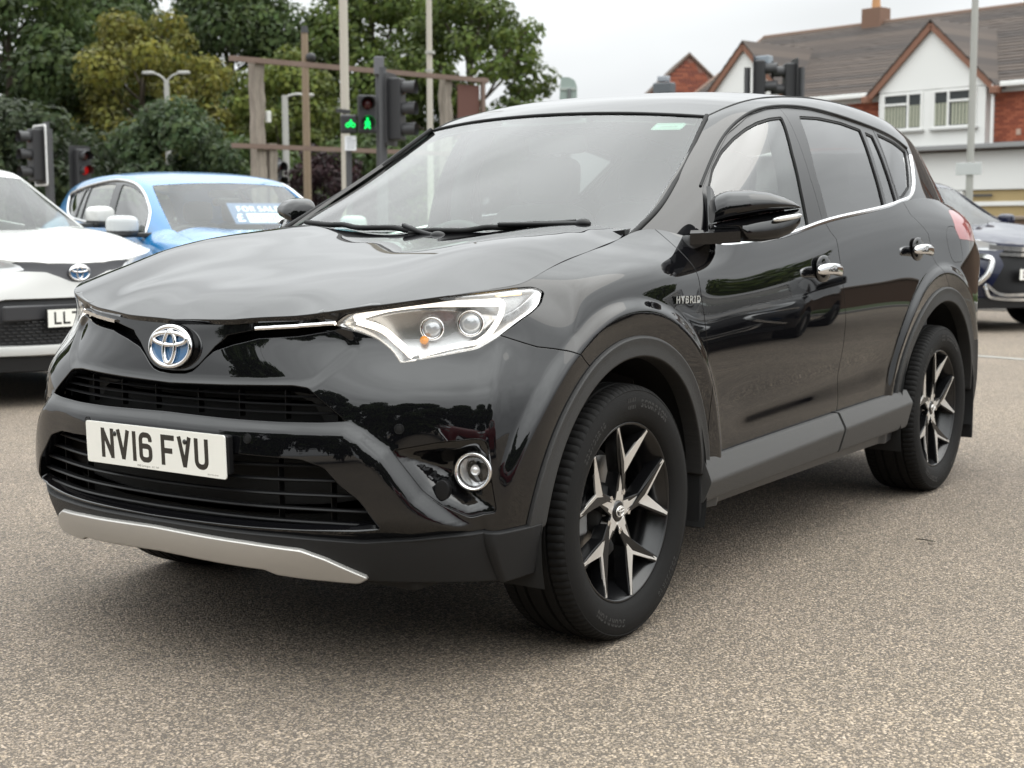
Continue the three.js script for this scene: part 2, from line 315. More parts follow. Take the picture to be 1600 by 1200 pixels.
const cabGrid = fx.map((a, j) => cab.map(([b, t], k) => { const e = k === 0 ? fy[j] : a, zz = k === 0 ? fy[j] : fy[j]; return [lerp(b[0], t[0], k === 0 ? lerp(fy[j], a, .25) : k === 1 ? lerp(fy[j], a, .7) : k >= 7 ? lerp(a, fy[j], clamp((k - 7) * .22, 0, .75)) : a), lerp(b[1], t[1], fy[j]), lerp(b[2], t[2], zz)]; }));
function makeCab(step = .01) { const m = surf(cabGrid, step); for (let i = 0; i < m.p.length / 3; i++) { m.q[2 * i] = m.p[3 * i + 2]; m.q[2 * i + 1] = m.p[3 * i + 1]; } return normals(m); }
const roofMid = [[0, 1.530, .375], [0, 1.590, .18], [0, 1.625, -.02], [0, 1.646, -.25], [0, 1.658, -.48], [0, 1.661, -.74], [0, 1.656, -1.0], [0, 1.642, -1.26], [0, 1.622, -1.48], [0, 1.600, -1.70], [0, 1.575, -1.90], [0, 1.565, -1.97], [0, 1.553, -2.05], [0, 1.545, -2.10]];
const roofGrid = [-1, -.93, -.8, -.5, 0, .5, .8, .93, 1].map(f => cab.map(([, t], k) => { const a = Math.abs(f), c = roofMid[k]; return [t[0] * f, c[1] - (c[1] - t[1]) * (k ? a ** 2.6 : a ** 2), lerp(c[2], t[2], a ** 2)]; }));
function makeRoof(step = .02) { const m = surf(roofGrid, step); for (let i = 0; i < m.p.length / 3; i++) { m.q[2 * i] = m.p[3 * i]; m.q[2 * i + 1] = m.p[3 * i + 2]; } return normals(m, true); }
// windscreen: rows from bottom to top, columns across
const wsGrid = [0, .12, .33, .66, 1].map(f => {
  const e = curve([[.712, 1.100, 1.03], [.700, 1.195, .815], [.652, 1.315, .585], [.583, 1.500, .282]], 100, 12)[Math.round(f * 100)], c = [0, lerp(1.075, 1.527, f) + .012 * Math.sin(f * PI), lerp(1.185, .378, f) + .018 * Math.sin(f * PI)];
  return [-1, -.82, -.5, 0, .5, .82, 1].map(g => { const a = Math.abs(g) ** 2.1; return [e[0] * g, lerp(c[1], e[1], a), lerp(c[2], e[2], a)]; });
});
function makeScreen(step = .02) { const m = surf(wsGrid, step); for (let i = 0; i < m.p.length / 3; i++) { m.q[2 * i] = m.p[3 * i]; m.q[2 * i + 1] = m.p[3 * i + 1]; } return normals(m); }

// ---------------------------------------------------------------- materials
const lin = (r, g, b) => new THREE.Color().setRGB(r, g, b);
function std(r, g, b, rough = .6, o = {}) { return new THREE.MeshPhysicalMaterial({ color: lin(r, g, b), roughness: rough, ...o }); }
function noiseTex(n, f, seed = 0, lo = 0, hi = 1, rep = [1, 1], srgb = false) { // tileable grain
  const d = new Uint8Array(n * n * 4);
  for (let j = 0; j < n; j++) for (let i = 0; i < n; i++) { const v = clamp(f(i / n, j / n)) * (hi - lo) + lo, o = (j * n + i) * 4; d[o] = d[o + 1] = d[o + 2] = v * 255; d[o + 3] = 255; }
  const t = new THREE.DataTexture(d, n, n); t.wrapS = t.wrapT = THREE.RepeatWrapping; t.magFilter = THREE.LinearFilter; t.minFilter = THREE.LinearMipmapLinearFilter; t.generateMipmaps = true; t.repeat.set(...rep); if (srgb) t.colorSpace = THREE.SRGBColorSpace; t.needsUpdate = true; return t;
}
function canvasTex(w, h, draw) { const c = document.createElement('canvas'); c.width = w; c.height = h; const x = c.getContext('2d'); draw(x, w, h); const t = new THREE.CanvasTexture(c); t.colorSpace = THREE.SRGBColorSpace; t.anisotropy = 8; return t; }
const rgrain = RNG(5), grainTex = noiseTex(256, () => rgrain(), 1, 0, 1, [18, 18]);
const paintM = std(.0035, .0035, .0042, .012, { ior: 1.58 });
const pianoM = std(.004, .004, .0045, .04, { ior: 1.58 });
const cladM = std(.013, .013, .0135, .5, { bumpMap: grainTex, bumpScale: .0006, specularIntensity: .6 });
const archM = std(.028, .0275, .027, .5, { bumpMap: grainTex, bumpScale: .0006, specularIntensity: .7 });
const satinM = std(.025, .025, .026, .32);
const rubberM = std(.008, .008, .008, .6, { specularIntensity: .5 });
const darkM = std(.006, .006, .006, .8);
const slatM = std(.006, .006, .0065, .45, { specularIntensity: .55 });
const chromeM = std(.82, .82, .83, .07, { metalness: 1 });
const silverM = std(.50, .485, .46, .34, { metalness: .6 });
const alloyM = std(.78, .76, .73, .40, { metalness: .85 }), sillM = std(.050, .049, .048, .5, { bumpMap: grainTex, bumpScale: .0006 });
const rimBlackM = std(.005, .005, .0055, .22);
const discM = std(.38, .37, .36, .35, { metalness: 1 });
const tyreM = std(.0085, .0082, .008, .7, { bumpMap: grainTex, bumpScale: .0004, specularIntensity: .35 });
const screenM = std(.80, .97, .88, .0, { transmission: 1, thickness: 0, ior: 1.62, specularColor: lin(.88, 1, .94) });
const sideGlassM = std(.80, .90, .83, .0, { transmission: 1, thickness: 0, ior: 2.3 });
const privacyM = std(.16, .16, .165, .0, { transmission: 1, thickness: 0, ior: 2.15 });
const bgScreenM = std(.80, .88, .84, .0, { transmission: 1, thickness: 0, ior: 1.42 });
const lensM = std(.97, .97, .97, .0, { transmission: 1, thickness: 0, ior: 1.5 });
const seatM = std(.040, .040, .042, .8), dashM = std(.034, .034, .035, .75), headliningM = std(.45, .44, .42, .9);
const lampWhiteM = new THREE.MeshStandardMaterial({ color: 0xffffff, emissive: 0xfff6e6, emissiveIntensity: 1.5, roughness: .4 });
const redM = std(.30, .012, .012, .12, { clearcoat: 1 });
const font = await new FontLoader().loadAsync('fonts/droid/droid_sans_bold.typeface.json');
const fontR = await new FontLoader().loadAsync('fonts/droid/droid_sans_regular.typeface.json');
function text(s, h, depth, f = font) { const g = new TextGeometry(s, { font: f, size: h, depth, curveSegments: 4, bevelEnabled: false }); g.computeBoundingBox(); g.translate(-(g.boundingBox.max.x + g.boundingBox.min.x) / 2, -h / 2, 0); return g; }
const ell = (rx, ry, cx = 0, cy = 0, n = 40, z = 0) => Array.from({ length: n }, (_, i) => [cx + rx * Math.cos(i / n * 2 * PI), cy + ry * Math.sin(i / n * 2 * PI), z]);
// badge: oval ring, two inner ovals, blue backing; drawn in its own plane (x right, y up), width w
function badge(w, round) {
  const r = w / 2, k = round ? 1 : .69, ry = r * k, e = .086 * r;
  const loops = [tube(ell(r * .93, ry * .93, 0, 0, 40, .004), e, 72, 8, true), tube(ell(r * .26, ry * .76, 0, -ry * .02, 30, .0065), e * .95, 60, 8, true), tube(ell(r * .76, ry * .29, 0, ry * .36, 40, .0065), e * .95, 64, 8, true)];
  const disc = new THREE.CylinderGeometry(1, 1, .004, 48); disc.rotateX(PI / 2); disc.scale(r * .93, ry * .93, 1);
  return { chrome: join(loops), disc };
}
const badgeBlueM = std(.012, .10, .24, .15, { clearcoat: 1 });

// ---------------------------------------------------------------- the black SUV
const suv = thing('suv', 'glossy black five-door SUV in front with silver splitter and two-tone alloy wheels', 'car');
const mirrorPoly = P => [...P, ...P.slice().reverse().filter(p => p[0] !== 0).map(p => [-p[0], p[1], p[2]])];
const upGrille = rounded(mirrorPoly([[0, .744], [.196, .749], [.40, .757], [.445, .752], [.483, .725], [.562, .672], [.49, .667], [.377, .664], [.231, .664], [0, .668]]), .008);
const lowGrille = rounded(mirrorPoly([[0, .585], [.27, .583], [.45, .580], [.515, .563], [.552, .526], [.605, .486], [.655, .415], [.591, .407], [.452, .403], [.327, .402], [0, .401]]), .012);
const framePoly = mirrorPoly([[0, .668], [.231, .664], [.377, .664], [.49, .667], [.564, .671], [.61, .650], [.67, .608], [.75, .504], [.842, .432], [.89, .40], [.724, .386], [.655, .392], [0, .385]]);
const beakPoly = mirrorPoly([[0, .95], [.50, .95], [.525, .89], [.545, .85], [.455, .765], [.42, .757], [0, .744]]);
const pocketPoly = rounded([[.67, .606], [.779, .624], [.872, .632], [.898, .630], [.910, .606], [.921, .511], [.930, .448], [.865, .433], [.797, .469], [.75, .504]], .012);
const lampPoly = rounded([[.511, .897, .003], [.56, .921, .02], [.605, .936], [.748, .953], [.857, .966], [.967, .976], [1.061, .985], [1.112, .986, .012], [1.114, .976, .01], [1.079, .962], [1.018, .926], [.919, .872], [.86, .841], [.775, .826], [.672, .810, .006], [.646, .840], [.608, .869], [.571, .884]], .012);
const sdUp = sdf(upGrille), sdLow = sdf(lowGrille), sdFrame = sdf(framePoly), sdBeak = sdf(beakPoly), sdPocket = sdf(pocketPoly), sdLamp = sdf(lampPoly);
const rF = (z, y) => Math.hypot(z - 1.33, Math.max(y - .35, 0)), rR = (z, y) => Math.hypot(z + 1.30, Math.max(y - .355, 0));
const wrap = makeWrap();
{ // sculpting: bumper frame, nose panel, wheel-arch flares
  normals(wrap);
  for (let i = 0; i < wrap.q.length / 2; i++) {
    const s = wrap.q[2 * i], y = wrap.q[2 * i + 1], z = wrap.p[3 * i + 2]; let d = 0;
    if (s < 1.1) { d += .012 * sstep(-.004, .030, sdFrame(s, y)) + .016 * sstep(.45, .7, s) * sstep(-.004, .05, sdFrame(s, y)); d -= .010 * sstep(-.022, .018, sdBeak(s, y)); }
    if (s > .7 && s < 1.1) d += .009 * Math.exp(-(((s - .925 + (y - .6) * .06) / .035) ** 2)) * sstep(.44, .56, y) * sstep(.88, .80, y);
    if (s > .9 && s < 2.3) { const r = rF(z, y); d += .017 * (r > .556 ? sstep(.600, .556, r) : clamp((r - .470) / .086)); }
    if (s > 3.4 && s < 5) { const r = rR(z, y); d += .015 * (r > .580 ? sstep(.625, .580, r) : clamp((r - .495) / .085)); }
    if (s > 1.95 && s < 3.75) d += -.010 * Math.exp(-(((y - .56 - .03 * (s - 2)) / .07) ** 2)) * sstep(1.95, 2.3, s) * sstep(3.75, 3.3, s);
    for (let k = 0; k < 3; k++) wrap.p[3 * i + k] += wrap.n[3 * i + k] * d;
  }
  normals(wrap);
}
const G = .0022; // half a panel gap
const seamBF = table([[.9, .875], [.919, .872], [1.008, .841], [1.187, .812], [1.304, .762], [1.45, .70]]);
const bumpTop = table([[0, .767], [.05, .769], [.075, .776], [.095, .790], [.115, .810], [.14, .830], [.199, .849], [.281, .867], [.4, .875], [.507, .889], [.53, .893], [.572, .884], [.7, .95], [2, .95]]);
const cladTop = table([[0, .392], [.4, .386], [.60, .378], [.724, .387], [.809, .394], [.901, .397], [1.04, .402], [1.2, .41]]);
const cladLow = table([[0, .322], [.33, .309], [.36, .300], [.43, .292], [.56, .284], [.65, .278], [1, .27], [1.5, .25]]);
const both = (m, d, r) => { const a = hem(m, d, r, x => Math.abs(x) < 1e-4); return join([geo(a), geo(flipx(a))]); };
const LR = (name, m, mat, d = .012, r = .0018) => { const h = d ? hem(m, d, r) : m; return [part(name, geo(h), mat, suv), part(name, geo(flipx(h)), mat, suv)]; };
const frontHalf = trim(wrap, s => 1.5 - s);
let bm = trim(frontHalf, (s, y) => Math.min(bumpTop(s) - y - G, s > .6 ? seamBF(s) - y - G : 1, y - cladTop(s) - G * .6));
bm = trim(bm, (s, y, x, yy, z) => Math.min(-sdLamp(s, y) - G, rF(z, y) - .46)); bm = trim(bm, (s, y) => -Math.max(sdUp(s, y), sdLow(s, y))); bm = trim(bm, (s, y) => -sdPocket(s, y));
const bumper = part('front_bumper', both(bm, .030, .004), paintM, suv);
// lower cladding and silver splitter
let cl = trim(frontHalf, (s, y, x, yy, z) => Math.min(cladTop(s) - y, rF(z, y) - .45, y - cladLow(s))); cl = offset(cl, .010);
part('bumper_cladding', both(cl, .035, .006), cladM, suv, 'matt dark grey lower bumper cladding');
const splPoly = mirrorPoly([[0, .374], [.30, .364], [.445, .355], [.50, .336], [.585, .290], [.562, .279], [.43, .287], [.365, .293], [.335, .305], [0, .318]]), sdSpl = sdf(splPoly);
part('splitter', both(offset(trim(frontHalf, (s, y) => sdSpl(s, y)), .019), .03, .007), silverM, suv, 'brushed silver front splitter');
// dark inner shell behind grilles
let inner = trim(frontHalf, (s, y, x, yy, z) => Math.min(.93 - s, y - .29, .90 - y, -sdLamp(s, y) - .01)); inner = offset(inner, -.10); part('grille_backing', join([geo(inner), geo(flipx(inner))]), darkM, suv);
// slats
function slats(name, sd, ys, inset, h, dep, s1) {
  for (const y0 of ys) {
    const pts = []; const row = splCtrl(wrapGrid[3], 10);
    for (let s = -s1; s <= s1 + 1e-6; s += .02) { const y = y0(Math.abs(s)); if (sd(Math.abs(s), y) < -.004) continue; const P = wrapAt(Math.abs(s), y); pts.push([Math.sign(s || 1) * P[0], y, P[2] - inset]); }
    if (pts.length > 3) part(name, sweep(pts, [[-dep / 2, -h / 2], [dep / 2 - .003, -h / 2], [dep / 2, 0], [dep / 2 - .003, h / 2], [-dep / 2, h / 2]]), slatM, suv);
  }
}
const wrapIdx = (() => { const m = frontHalf; const cells = new Map(); for (let i = 0; i < m.q.length / 2; i++) { const k = Math.round(m.q[2 * i] / .02) + '_' + Math.round(m.q[2 * i + 1] / .02); if (!cells.has(k)) cells.set(k, i); } return cells; })();
function wrapAt(s, y) { let best = 1e9, o = 0; const m = frontHalf; for (let i = 0; i < m.q.length / 2; i++) { const d = (m.q[2 * i] - s) ** 2 + (m.q[2 * i + 1] - y) ** 2; if (d < best) { best = d; o = i; } } return [m.p[3 * o], m.p[3 * o + 1], m.p[3 * o + 2], m.n[3 * o], m.n[3 * o + 1], m.n[3 * o + 2]]; }
slats('upper_grille_slat', sdUp, [.682, .702, .722, .740].map((y, i) => s => y + s * s * (.02 - i * .002)), .030, .0035, .02, .56);
slats('lower_grille_slat', sdLow, [.423, .452, .484, .517, .550].map((y, i) => s => y + s * s * (.02 + (i - 2) * .014)), .034, .0065, .022, .66);
for (const sx of [-1, 1]) for (const x of [.08, .22, .36, .50]) { // grille uprights
  const P = wrapAt(x, .71), Q = wrapAt(x, .49);
  part('grille_upright', box(.003, .085, .02, sx * x, .708, P[2] - .045, .001), slatM, suv); if (x > .3) part('grille_upright', box(.003, .165, .02, sx * x, .492, Q[2] - .055, .001), slatM, suv);
}
part('radiator', box(.95, .40, .03, 0, .56, 2.03, .004), std(.018, .018, .018, .5), suv);
// nose panel with badge, chrome strips
{
  const top = table([[0, .897], [.2, .902], [.40, .922], [.56, .942], [.7, .95]]), low = table([[0, .775], [.05, .777], [.075, .784], [.095, .797], [.115, .818], [.14, .845], [.186, .872], [.297, .8885], [.419, .8965], [.519, .9045], [.7, .92]]);
  let m = trim(frontHalf, (s, y) => Math.min(top(s) - y, y - low(s), -sdLamp(s, y) - G)); m = offset(m, -.002);
  part('nose_panel', both(m, .03, .003), pianoM, suv);
  for (const sx of [-1, 1]) {
    const pts = []; for (let s = .295; s <= .53; s += .0155) { const P = wrapAt(s, low(s)); pts.push([sx * (P[0] + P[3] * .002), low(s) - .001 + .001, P[2] + P[5] * .002]); }
    part('chrome_strip', sweep(curve(pts, 30, 4), [[-.004, -.0045], [.004, -.0045], [.0055, 0], [.004, .0045], [-.004, .0045]]), chromeM, suv);
  }
  const b = badge(.160, false);
  const B = part('badge', b.chrome, chromeM, suv, 'oval chrome badge of three rings on blue'); B.position.set(0, .834, 2.158); B.rotation.x = -.12;
  part('badge_disc', b.disc, badgeBlueM, B);
  const base = new THREE.CylinderGeometry(.082, .088, .03, 48); base.rotateX(PI / 2); base.scale(1, .71, 1); base.translate(0, 0, -.019); part('badge_base', base, pianoM, B);
}
// fog lamps in their pockets
for (const sx of [1, -1]) {
  let m = trim(frontHalf, (s, y) => sdPocket(s, y) + .006); const mm = { ...m, p: m.p.slice(), n: m.n };
  for (let i = 0; i < m.q.length / 2; i++) { const d = sdPocket(m.q[2 * i], m.q[2 * i + 1]), k = .012 + .050 * sstep(0, .07, d); for (let j = 0; j < 3; j++) mm.p[3 * i + j] -= m.n[3 * i + j] * k; }
  normals(mm); const pk = part('fog_lamp_pocket', geo(sx > 0 ? mm : flipx(mm)), pianoM, suv);
  const c = [.795, .548, 1.928], dir = new THREE.Vector3(.30, .02, .95).normalize(), L = new THREE.Group(); L.name = 'fog_lamp'; suv.add(L);
  L.position.set(sx * c[0], c[1], c[2]); L.lookAt(L.position.x + sx * dir.x, L.position.y + dir.y, L.position.z + dir.z);
  part('bezel', new THREE.LatheGeometry([[.036, -.05], [.047, -.05], [.049, -.01], [.0475, .002], [.043, .004], [.0385, -.002], [.037, -.02]].map(p => new THREE.Vector2(...p)), 48).rotateX(PI / 2), chromeM, L);
  part('reflector', new THREE.LatheGeometry([[.002, -.042], [.015, -.040], [.027, -.030], [.037, -.012]].map(p => new THREE.Vector2(...p)), 32).rotateX(PI / 2), chromeM, L);
  part('bulb_cover', new THREE.SphereGeometry(.014, 20, 14).translate(0, 0, -.026), std(.8, .8, .8, .2, { metalness: .5 }), L);
  part('lens', new THREE.LatheGeometry([[.0001, -.001], [.018, -.002], [.030, -.005], [.038, -.010]].map(p => new THREE.Vector2(...p)), 40).rotateX(PI / 2), lensM, L);
  const S = part('sensor_blank', new THREE.LatheGeometry([[.0001, .002], [.02, .002], [.0225, 0], [.0235, -.02]].map(p => new THREE.Vector2(...p)), 28).rotateX(PI / 2).scale(.8, 1.15, 1), slatM, suv); S.position.set(sx * .742, .505, 1.982); S.lookAt(sx * 1.1, .53, 2.9);
  for (const [s, y] of [[.69, .655], [.302, .618]]) { const P = wrapAt(s, y), Q = part('parking_sensor', join([new THREE.LatheGeometry([[.0001, .0012], [.0085, .0012], [.0092, 0], [.0098, -.006]].map(p => new THREE.Vector2(...p)), 24).rotateX(PI / 2), new THREE.TorusGeometry(.0112, .0011, 8, 28)]), slatM, suv); Q.position.set(sx * (P[0] + P[3] * .001), P[1], P[2] + P[5] * .001); Q.lookAt(sx * (P[0] + P[3]), P[1] + P[4], P[2] + P[5]); }
}
// bonnet
{
  const outl = curve(seamEdge.slice(0, 11), 80, 10).map(p => [p[0], p[2]]), rearE = [[.70, 1.015], [.66, 1.03], [.5, 1.07], [.3, 1.112], [.12, 1.134], [0, 1.138]];
  const poly = [...outl, ...rearE]; const full = [...poly, ...poly.slice(1, -1).reverse().map(p => [-p[0], p[1]])], sd = sdf(full);
  const m = trim(makeHood(.012), (x, z) => sd(x, z) - .0035);
  part('bonnet', geo(hem(m, .014, .004)), paintM, suv);
}
// wings, doors, rear quarter
const doorF = table([[1.2, .93], [1.041, .918], [.994, .908], [.919, .904], [.823, .894], [.668, .867], [.472, .857], [.2, .85]]); // y -> z of the wing/door gap
const split = table([[1.3, -.11], [1.15, -.135], [1.114, -.158], [1.087, -.193], [1.028, -.191], [.913, -.204], [.797, -.221], [.645, -.213], [.501, -.217], [.453, -.203], [.2, -.2]]);
const rearGap = table([[1.4, -.95], [1.238, -.95], [1.178, -.99], [1.134, -1.087], [1.10, -1.152], [1.007, -1.178], [.925, -1.29], [.80, -1.45], [.3, -1.5]]);
const sideHalf = trim(wrap, (s, y, x, yy, z) => Math.min(s - .85, 4.75 - s));
const archCut = (z, y) => Math.min(rF(z, y) - .46, rR(z, y) - .485);
LR('wing', trim(trim(sideHalf, (s, y, x, yy, z) => Math.min(z - doorF(y) - G, s < 1.5 ? y - seamBF(s) - G : 1, rF(z, y) - .46, s > 2.02 ? -1 : 1)), (s, y) => -sdLamp(s, y) - G), paintM, .016);
const fuelPoly = rounded([[-1.375, 1.10], [-1.42, 1.128], [-1.50, 1.128], [-1.545, 1.08], [-1.575, .975], [-1.44, .975], [-1.39, 1.03]], .03), sdFuel = sdf(fuelPoly), tailPoly = rounded([[4.36, 1.19], [4.40, 1.20], [4.8, 1.19], [4.8, 1.06], [4.60, 1.062], [4.375, 1.075], [4.345, 1.11]], .015), sdTail = sdf(tailPoly);
const fd = LR('front_door', trim(sideHalf, (s, y, x, yy, z) => Math.min(doorF(y) - z - G, z - split(y) - G, y - .43)), paintM, .02);
const rd = LR('rear_door', trim(trim(sideHalf, (s, y, x, yy, z) => Math.min(split(y) - z - G, z - rearGap(y) - G, y - .43)), (s, y, x, yy, z) => rR(z, y) - .485), paintM, .02);
LR('rear_quarter_panel', trim(trim(sideHalf, (s, y, x, yy, z) => Math.min(rearGap(y) - z - G, rR(z, y) - .485, -sdFuel(z, y) - G, (y > .62 || z > -1.5) ? 1 : -1)), (s, y) => -sdTail(s, y) - G), paintM, .016);
part('fuel_flap', geo(hem(trim(sideHalf, (s, y, x, yy, z) => sdFuel(z, y) - .001), .01, .0015)), paintM, suv);
LR('tail_lamp', trim(trim(wrap, s => Math.min(s - 4, 5.2 - s)), (s, y) => sdTail(s, y)), redM, .02);
const rearHalf = trim(wrap, s => s - 4.5);
part('rear_bumper', both(trim(rearHalf, (s, y, x, yy, z) => Math.min(.62 - y - G, rR(z, y) - .485)), .02, .003), cladM, suv);
part('tailgate', both(trim(rearHalf, (s, y) => Math.min(y - .62, s - 4.75 - G, -sdTail(s, y) - G)), .01, .002), paintM, suv);
LR('sill', trim(sideHalf, (s, y, x, yy, z) => Math.min(.434 - y, archCut(z, y), z + 1.2, 1.3 - z)), satinM, .02);
// wheel-arch mouldings and liners
LR('wheel_arch_moulding', trim(offset(trim(trim(wrap, (s, y, x, yy, z) => Math.min(s - .85, 2.4 - s)), (s, y, x, yy, z) => .487 - rF(z, y)), .009), (s, y, x, yy, z) => Math.min(rF(z, y) - .441, y - .40, s > 2 ? -1 : 1)), archM, .05, .007);
LR('wheel_arch_moulding', trim(offset(trim(trim(wrap, (s, y, x, yy, z) => Math.min(s - 3.4, 5 - s)), (s, y, x, yy, z) => .513 - rR(z, y)), .009), (s, y, x, yy, z) => Math.min(rR(z, y) - .464, y - .40, s > 4.9 ? -1 : 1)), archM, .05, .007);
for (const sx of [1, -1]) for (const [zc, r] of [[1.33, .455], [-1.30, .478]]) {
  const g = new THREE.CylinderGeometry(r, r, .34, 40, 1, true, -PI / 2 - .35, PI + .7); g.rotateZ(PI / 2); g.rotateX(PI / 2 * 0); const c = new THREE.CircleGeometry(r + .005, 40, -.2, PI + .4); c.rotateY(sx > 0 ? PI / 2 : -PI / 2); c.translate(-sx * .17, 0, 0);
  const h = new THREE.CylinderGeometry(r, r, .34, 48, 1, true); h.rotateZ(PI / 2);
  const keep = trim({ ...fromGeo(h) }, (a, b, x, y) => y + .12); const l = part('wheel_arch_liner', join([geo(keep), c]), darkM, suv); l.position.set(sx * .73, .355, zc);
}
function fromGeo(g) { return { p: Array.from(g.attributes.position.array), n: Array.from(g.attributes.normal.array), q: Array.from(g.attributes.uv.array), idx: Array.from(g.index.array) }; }
// sill cladding: a piece on each door
for (const sx of [1, -1]) for (const [z0, z1] of [[.885, -.175], [-.195, -.905]]) {
  const path = [], prof = [], n = 24; for (let i = 0; i <= n; i++) {
    const z = lerp(z0, z1, i / n), a = clamp((.86 - z) / 1.75), top = lerp(.440, .474, a), mid = lerp(.375, .425, a), bot = lerp(.310, .325, a);
    path.push([0, 0, z]); prof.push([[sx * .86, top + .004], [sx * .889, top + .003], [sx * .893, top], [sx * .917, mid + .008], [sx * .9185, mid], [sx * .917, mid - .008], [sx * .897, bot + .01], [sx * .890, bot], [sx * .80, bot - .015], [sx * .80, top - .05]]);
  }
  const g = sweep(path, prof); part('sill_cladding', g, sillM, suv);
}
// mud flaps
for (const sx of [1, -1]) { part('mud_flap', box(.17, .36, .016, sx * .80, .410, .880, .006), cladM, suv); const f = part('mud_flap', box(.20, .50, .014, sx * .795, .42, -1.80, .006), cladM, suv); f.rotation.x = .0; }
// ---- cabin
const cabM = makeCab();
const doorTop = [[.609, 1.252], [.463, 1.349], [.298, 1.445], [.122, 1.517], [-.018, 1.547], [-.165, 1.561], [-.365, 1.564], [-.627, 1.548], [-.933, 1.521], [-1.15, 1.491], [-1.345, 1.456], [-1.345, 1.44], [-1.294, 1.375], [-1.223, 1.312], [-1.16, 1.271], [-1.08, 1.245], [-1.0, 1.232]];
const dloPoly = rounded([[.72, 1.02], [.725, 1.09], [.665, 1.165], ...doorTop, [-.96, 1.15], [-.2, 1.05]], .02), sdDlo = sdf(dloPoly);
const glF = rounded([[.590, 1.250], [.497, 1.324], [.395, 1.386], [.292, 1.434], [.199, 1.470], [.112, 1.496], [.02, 1.514], [-.076, 1.524, .012], [-.034, 1.387], [-.014, 1.253], [-.006, 1.04], [.62, 1.04], [.632, 1.13]], .015);
const glR = rounded([[-.213, 1.534, .02], [-.39, 1.539], [-.594, 1.532], [-.780, 1.513, .012], [-.762, 1.364], [-.770, 1.10], [-.19, 1.10], [-.165, 1.335]], .02);
const glQ = rounded([[-.812, 1.505, .008], [-.893, 1.494, .008], [-.898, 1.363], [-.935, 1.12], [-.80, 1.12], [-.788, 1.36]], .01);
const glB = rounded([[-.950, 1.507, .01], [-1.14, 1.481], [-1.315, 1.448, .02], [-1.215, 1.351], [-1.145, 1.288], [-1.016, 1.248], [-.965, 1.243, .01], [-.936, 1.364]], .012);
const S1 = sdf(glF), S2 = sdf(glR), S3 = sdf(glQ), S4 = sdf(glB);
LR('cabin_frame', trim(cabM, (z, y) => -sdDlo(z, y) - .001), paintM, .012, .003);
const frames = trim(trim(offset(cabM, -.004), (z, y) => sdDlo(z, y) + .004), (z, y) => -Math.max(S1(z, y), S2(z, y), S3(z, y), S4(z, y)));
const parts4 = [['front_window_frame', (z, y) => z - split(y) - .0015], ['rear_window_frame', (z, y) => Math.min(split(y) - z - .0015, z + .925 + (y > 1.3 ? .0 : .012))], ['quarter_window_frame', (z, y) => -.932 - z - (y > 1.3 ? 0 : .012)]];
LR('front_window_frame', trim(frames, parts4[0][1]), satinM, .012, .002); LR('rear_window_frame', trim(frames, parts4[1][1]), satinM, .012, .002); LR('quarter_window_frame', trim(frames, parts4[2][1]), satinM, .012, .002);
for (const [nm, S, mat] of [['front_door_window', S1, sideGlassM], ['rear_door_window', S2, privacyM], ['rear_door_quarter_light', S3, privacyM], ['rear_quarter_window', S4, privacyM]]) {
  LR(nm, trim(offset(cabM, -.0105), (z, y) => S(z, y) + .004), mat, 0);
  LR('window_seal', trim(trim(offset(cabM, -.0065), (z, y) => S(z, y) + .003), (z, y) => .007 - S(z, y)), rubberM, .006, .001);
}
const cabPt = (z, y) => { let b = 1e9, o = 0; for (let i = 0; i < cabM.q.length / 2; i++) { const d = (cabM.q[2 * i] - z) ** 2 + (cabM.q[2 * i + 1] - y) ** 2; if (d < b) { b = d; o = i; } } return [cabM.p[3 * o], y, z]; };
{ // bright belt strip, rising round the rear quarter window; black line along the top
  const pts = [[.690, 1.078], [.55, 1.083], [.4, 1.092], [.15, 1.116], [-.13, 1.154], [-.45, 1.184], [-.76, 1.211], [-.93, 1.232], [-1.03, 1.244], [-1.10, 1.258], [-1.165, 1.283], [-1.225, 1.325], [-1.295, 1.385], [-1.338, 1.43]].map(([z, y]) => cabPt(z, y));
  const c = curve(pts, 90, 6), upv = c.map(() => [1, .35, 0]);
  for (const sx of [1, -1]) {
    part('belt_strip', sweep(c.map(p => [sx * (p[0] + .002), p[1] - .004, p[2]]), [[-.009, 0], [-.007, .006], [0, .0085], [.007, .006], [.009, 0], [.006, -.008], [-.006, -.008]], upv.map(u => [sx * u[0], u[1], 0])), chromeM, suv);
    const t = curve([[.605, 1.262], [.463, 1.354], [.298, 1.450], [.122, 1.521], [-.018, 1.551], [-.165, 1.565], [-.365, 1.568], [-.627, 1.552], [-.933, 1.525], [-1.15, 1.495], [-1.34, 1.461]].map(([z, y]) => cabPt(z, y)), 80, 4);
    part('window_top_seal', tube(t.map(p => [sx * (p[0] + .001), p[1], p[2]]), .0055, 120, 6), rubberM, suv);
  }
}
part('roof', geo(makeRoof(.018)), paintM, suv);
part('roof_seal', tube(cab.map(([, t]) => [t[0] - .004, t[1] + .0005, t[2]]), .004, 90, 6), rubberM, suv); part('roof_seal', tube(cab.map(([, t]) => [-t[0] + .004, t[1] + .0005, t[2]]), .004, 90, 6), rubberM, suv);
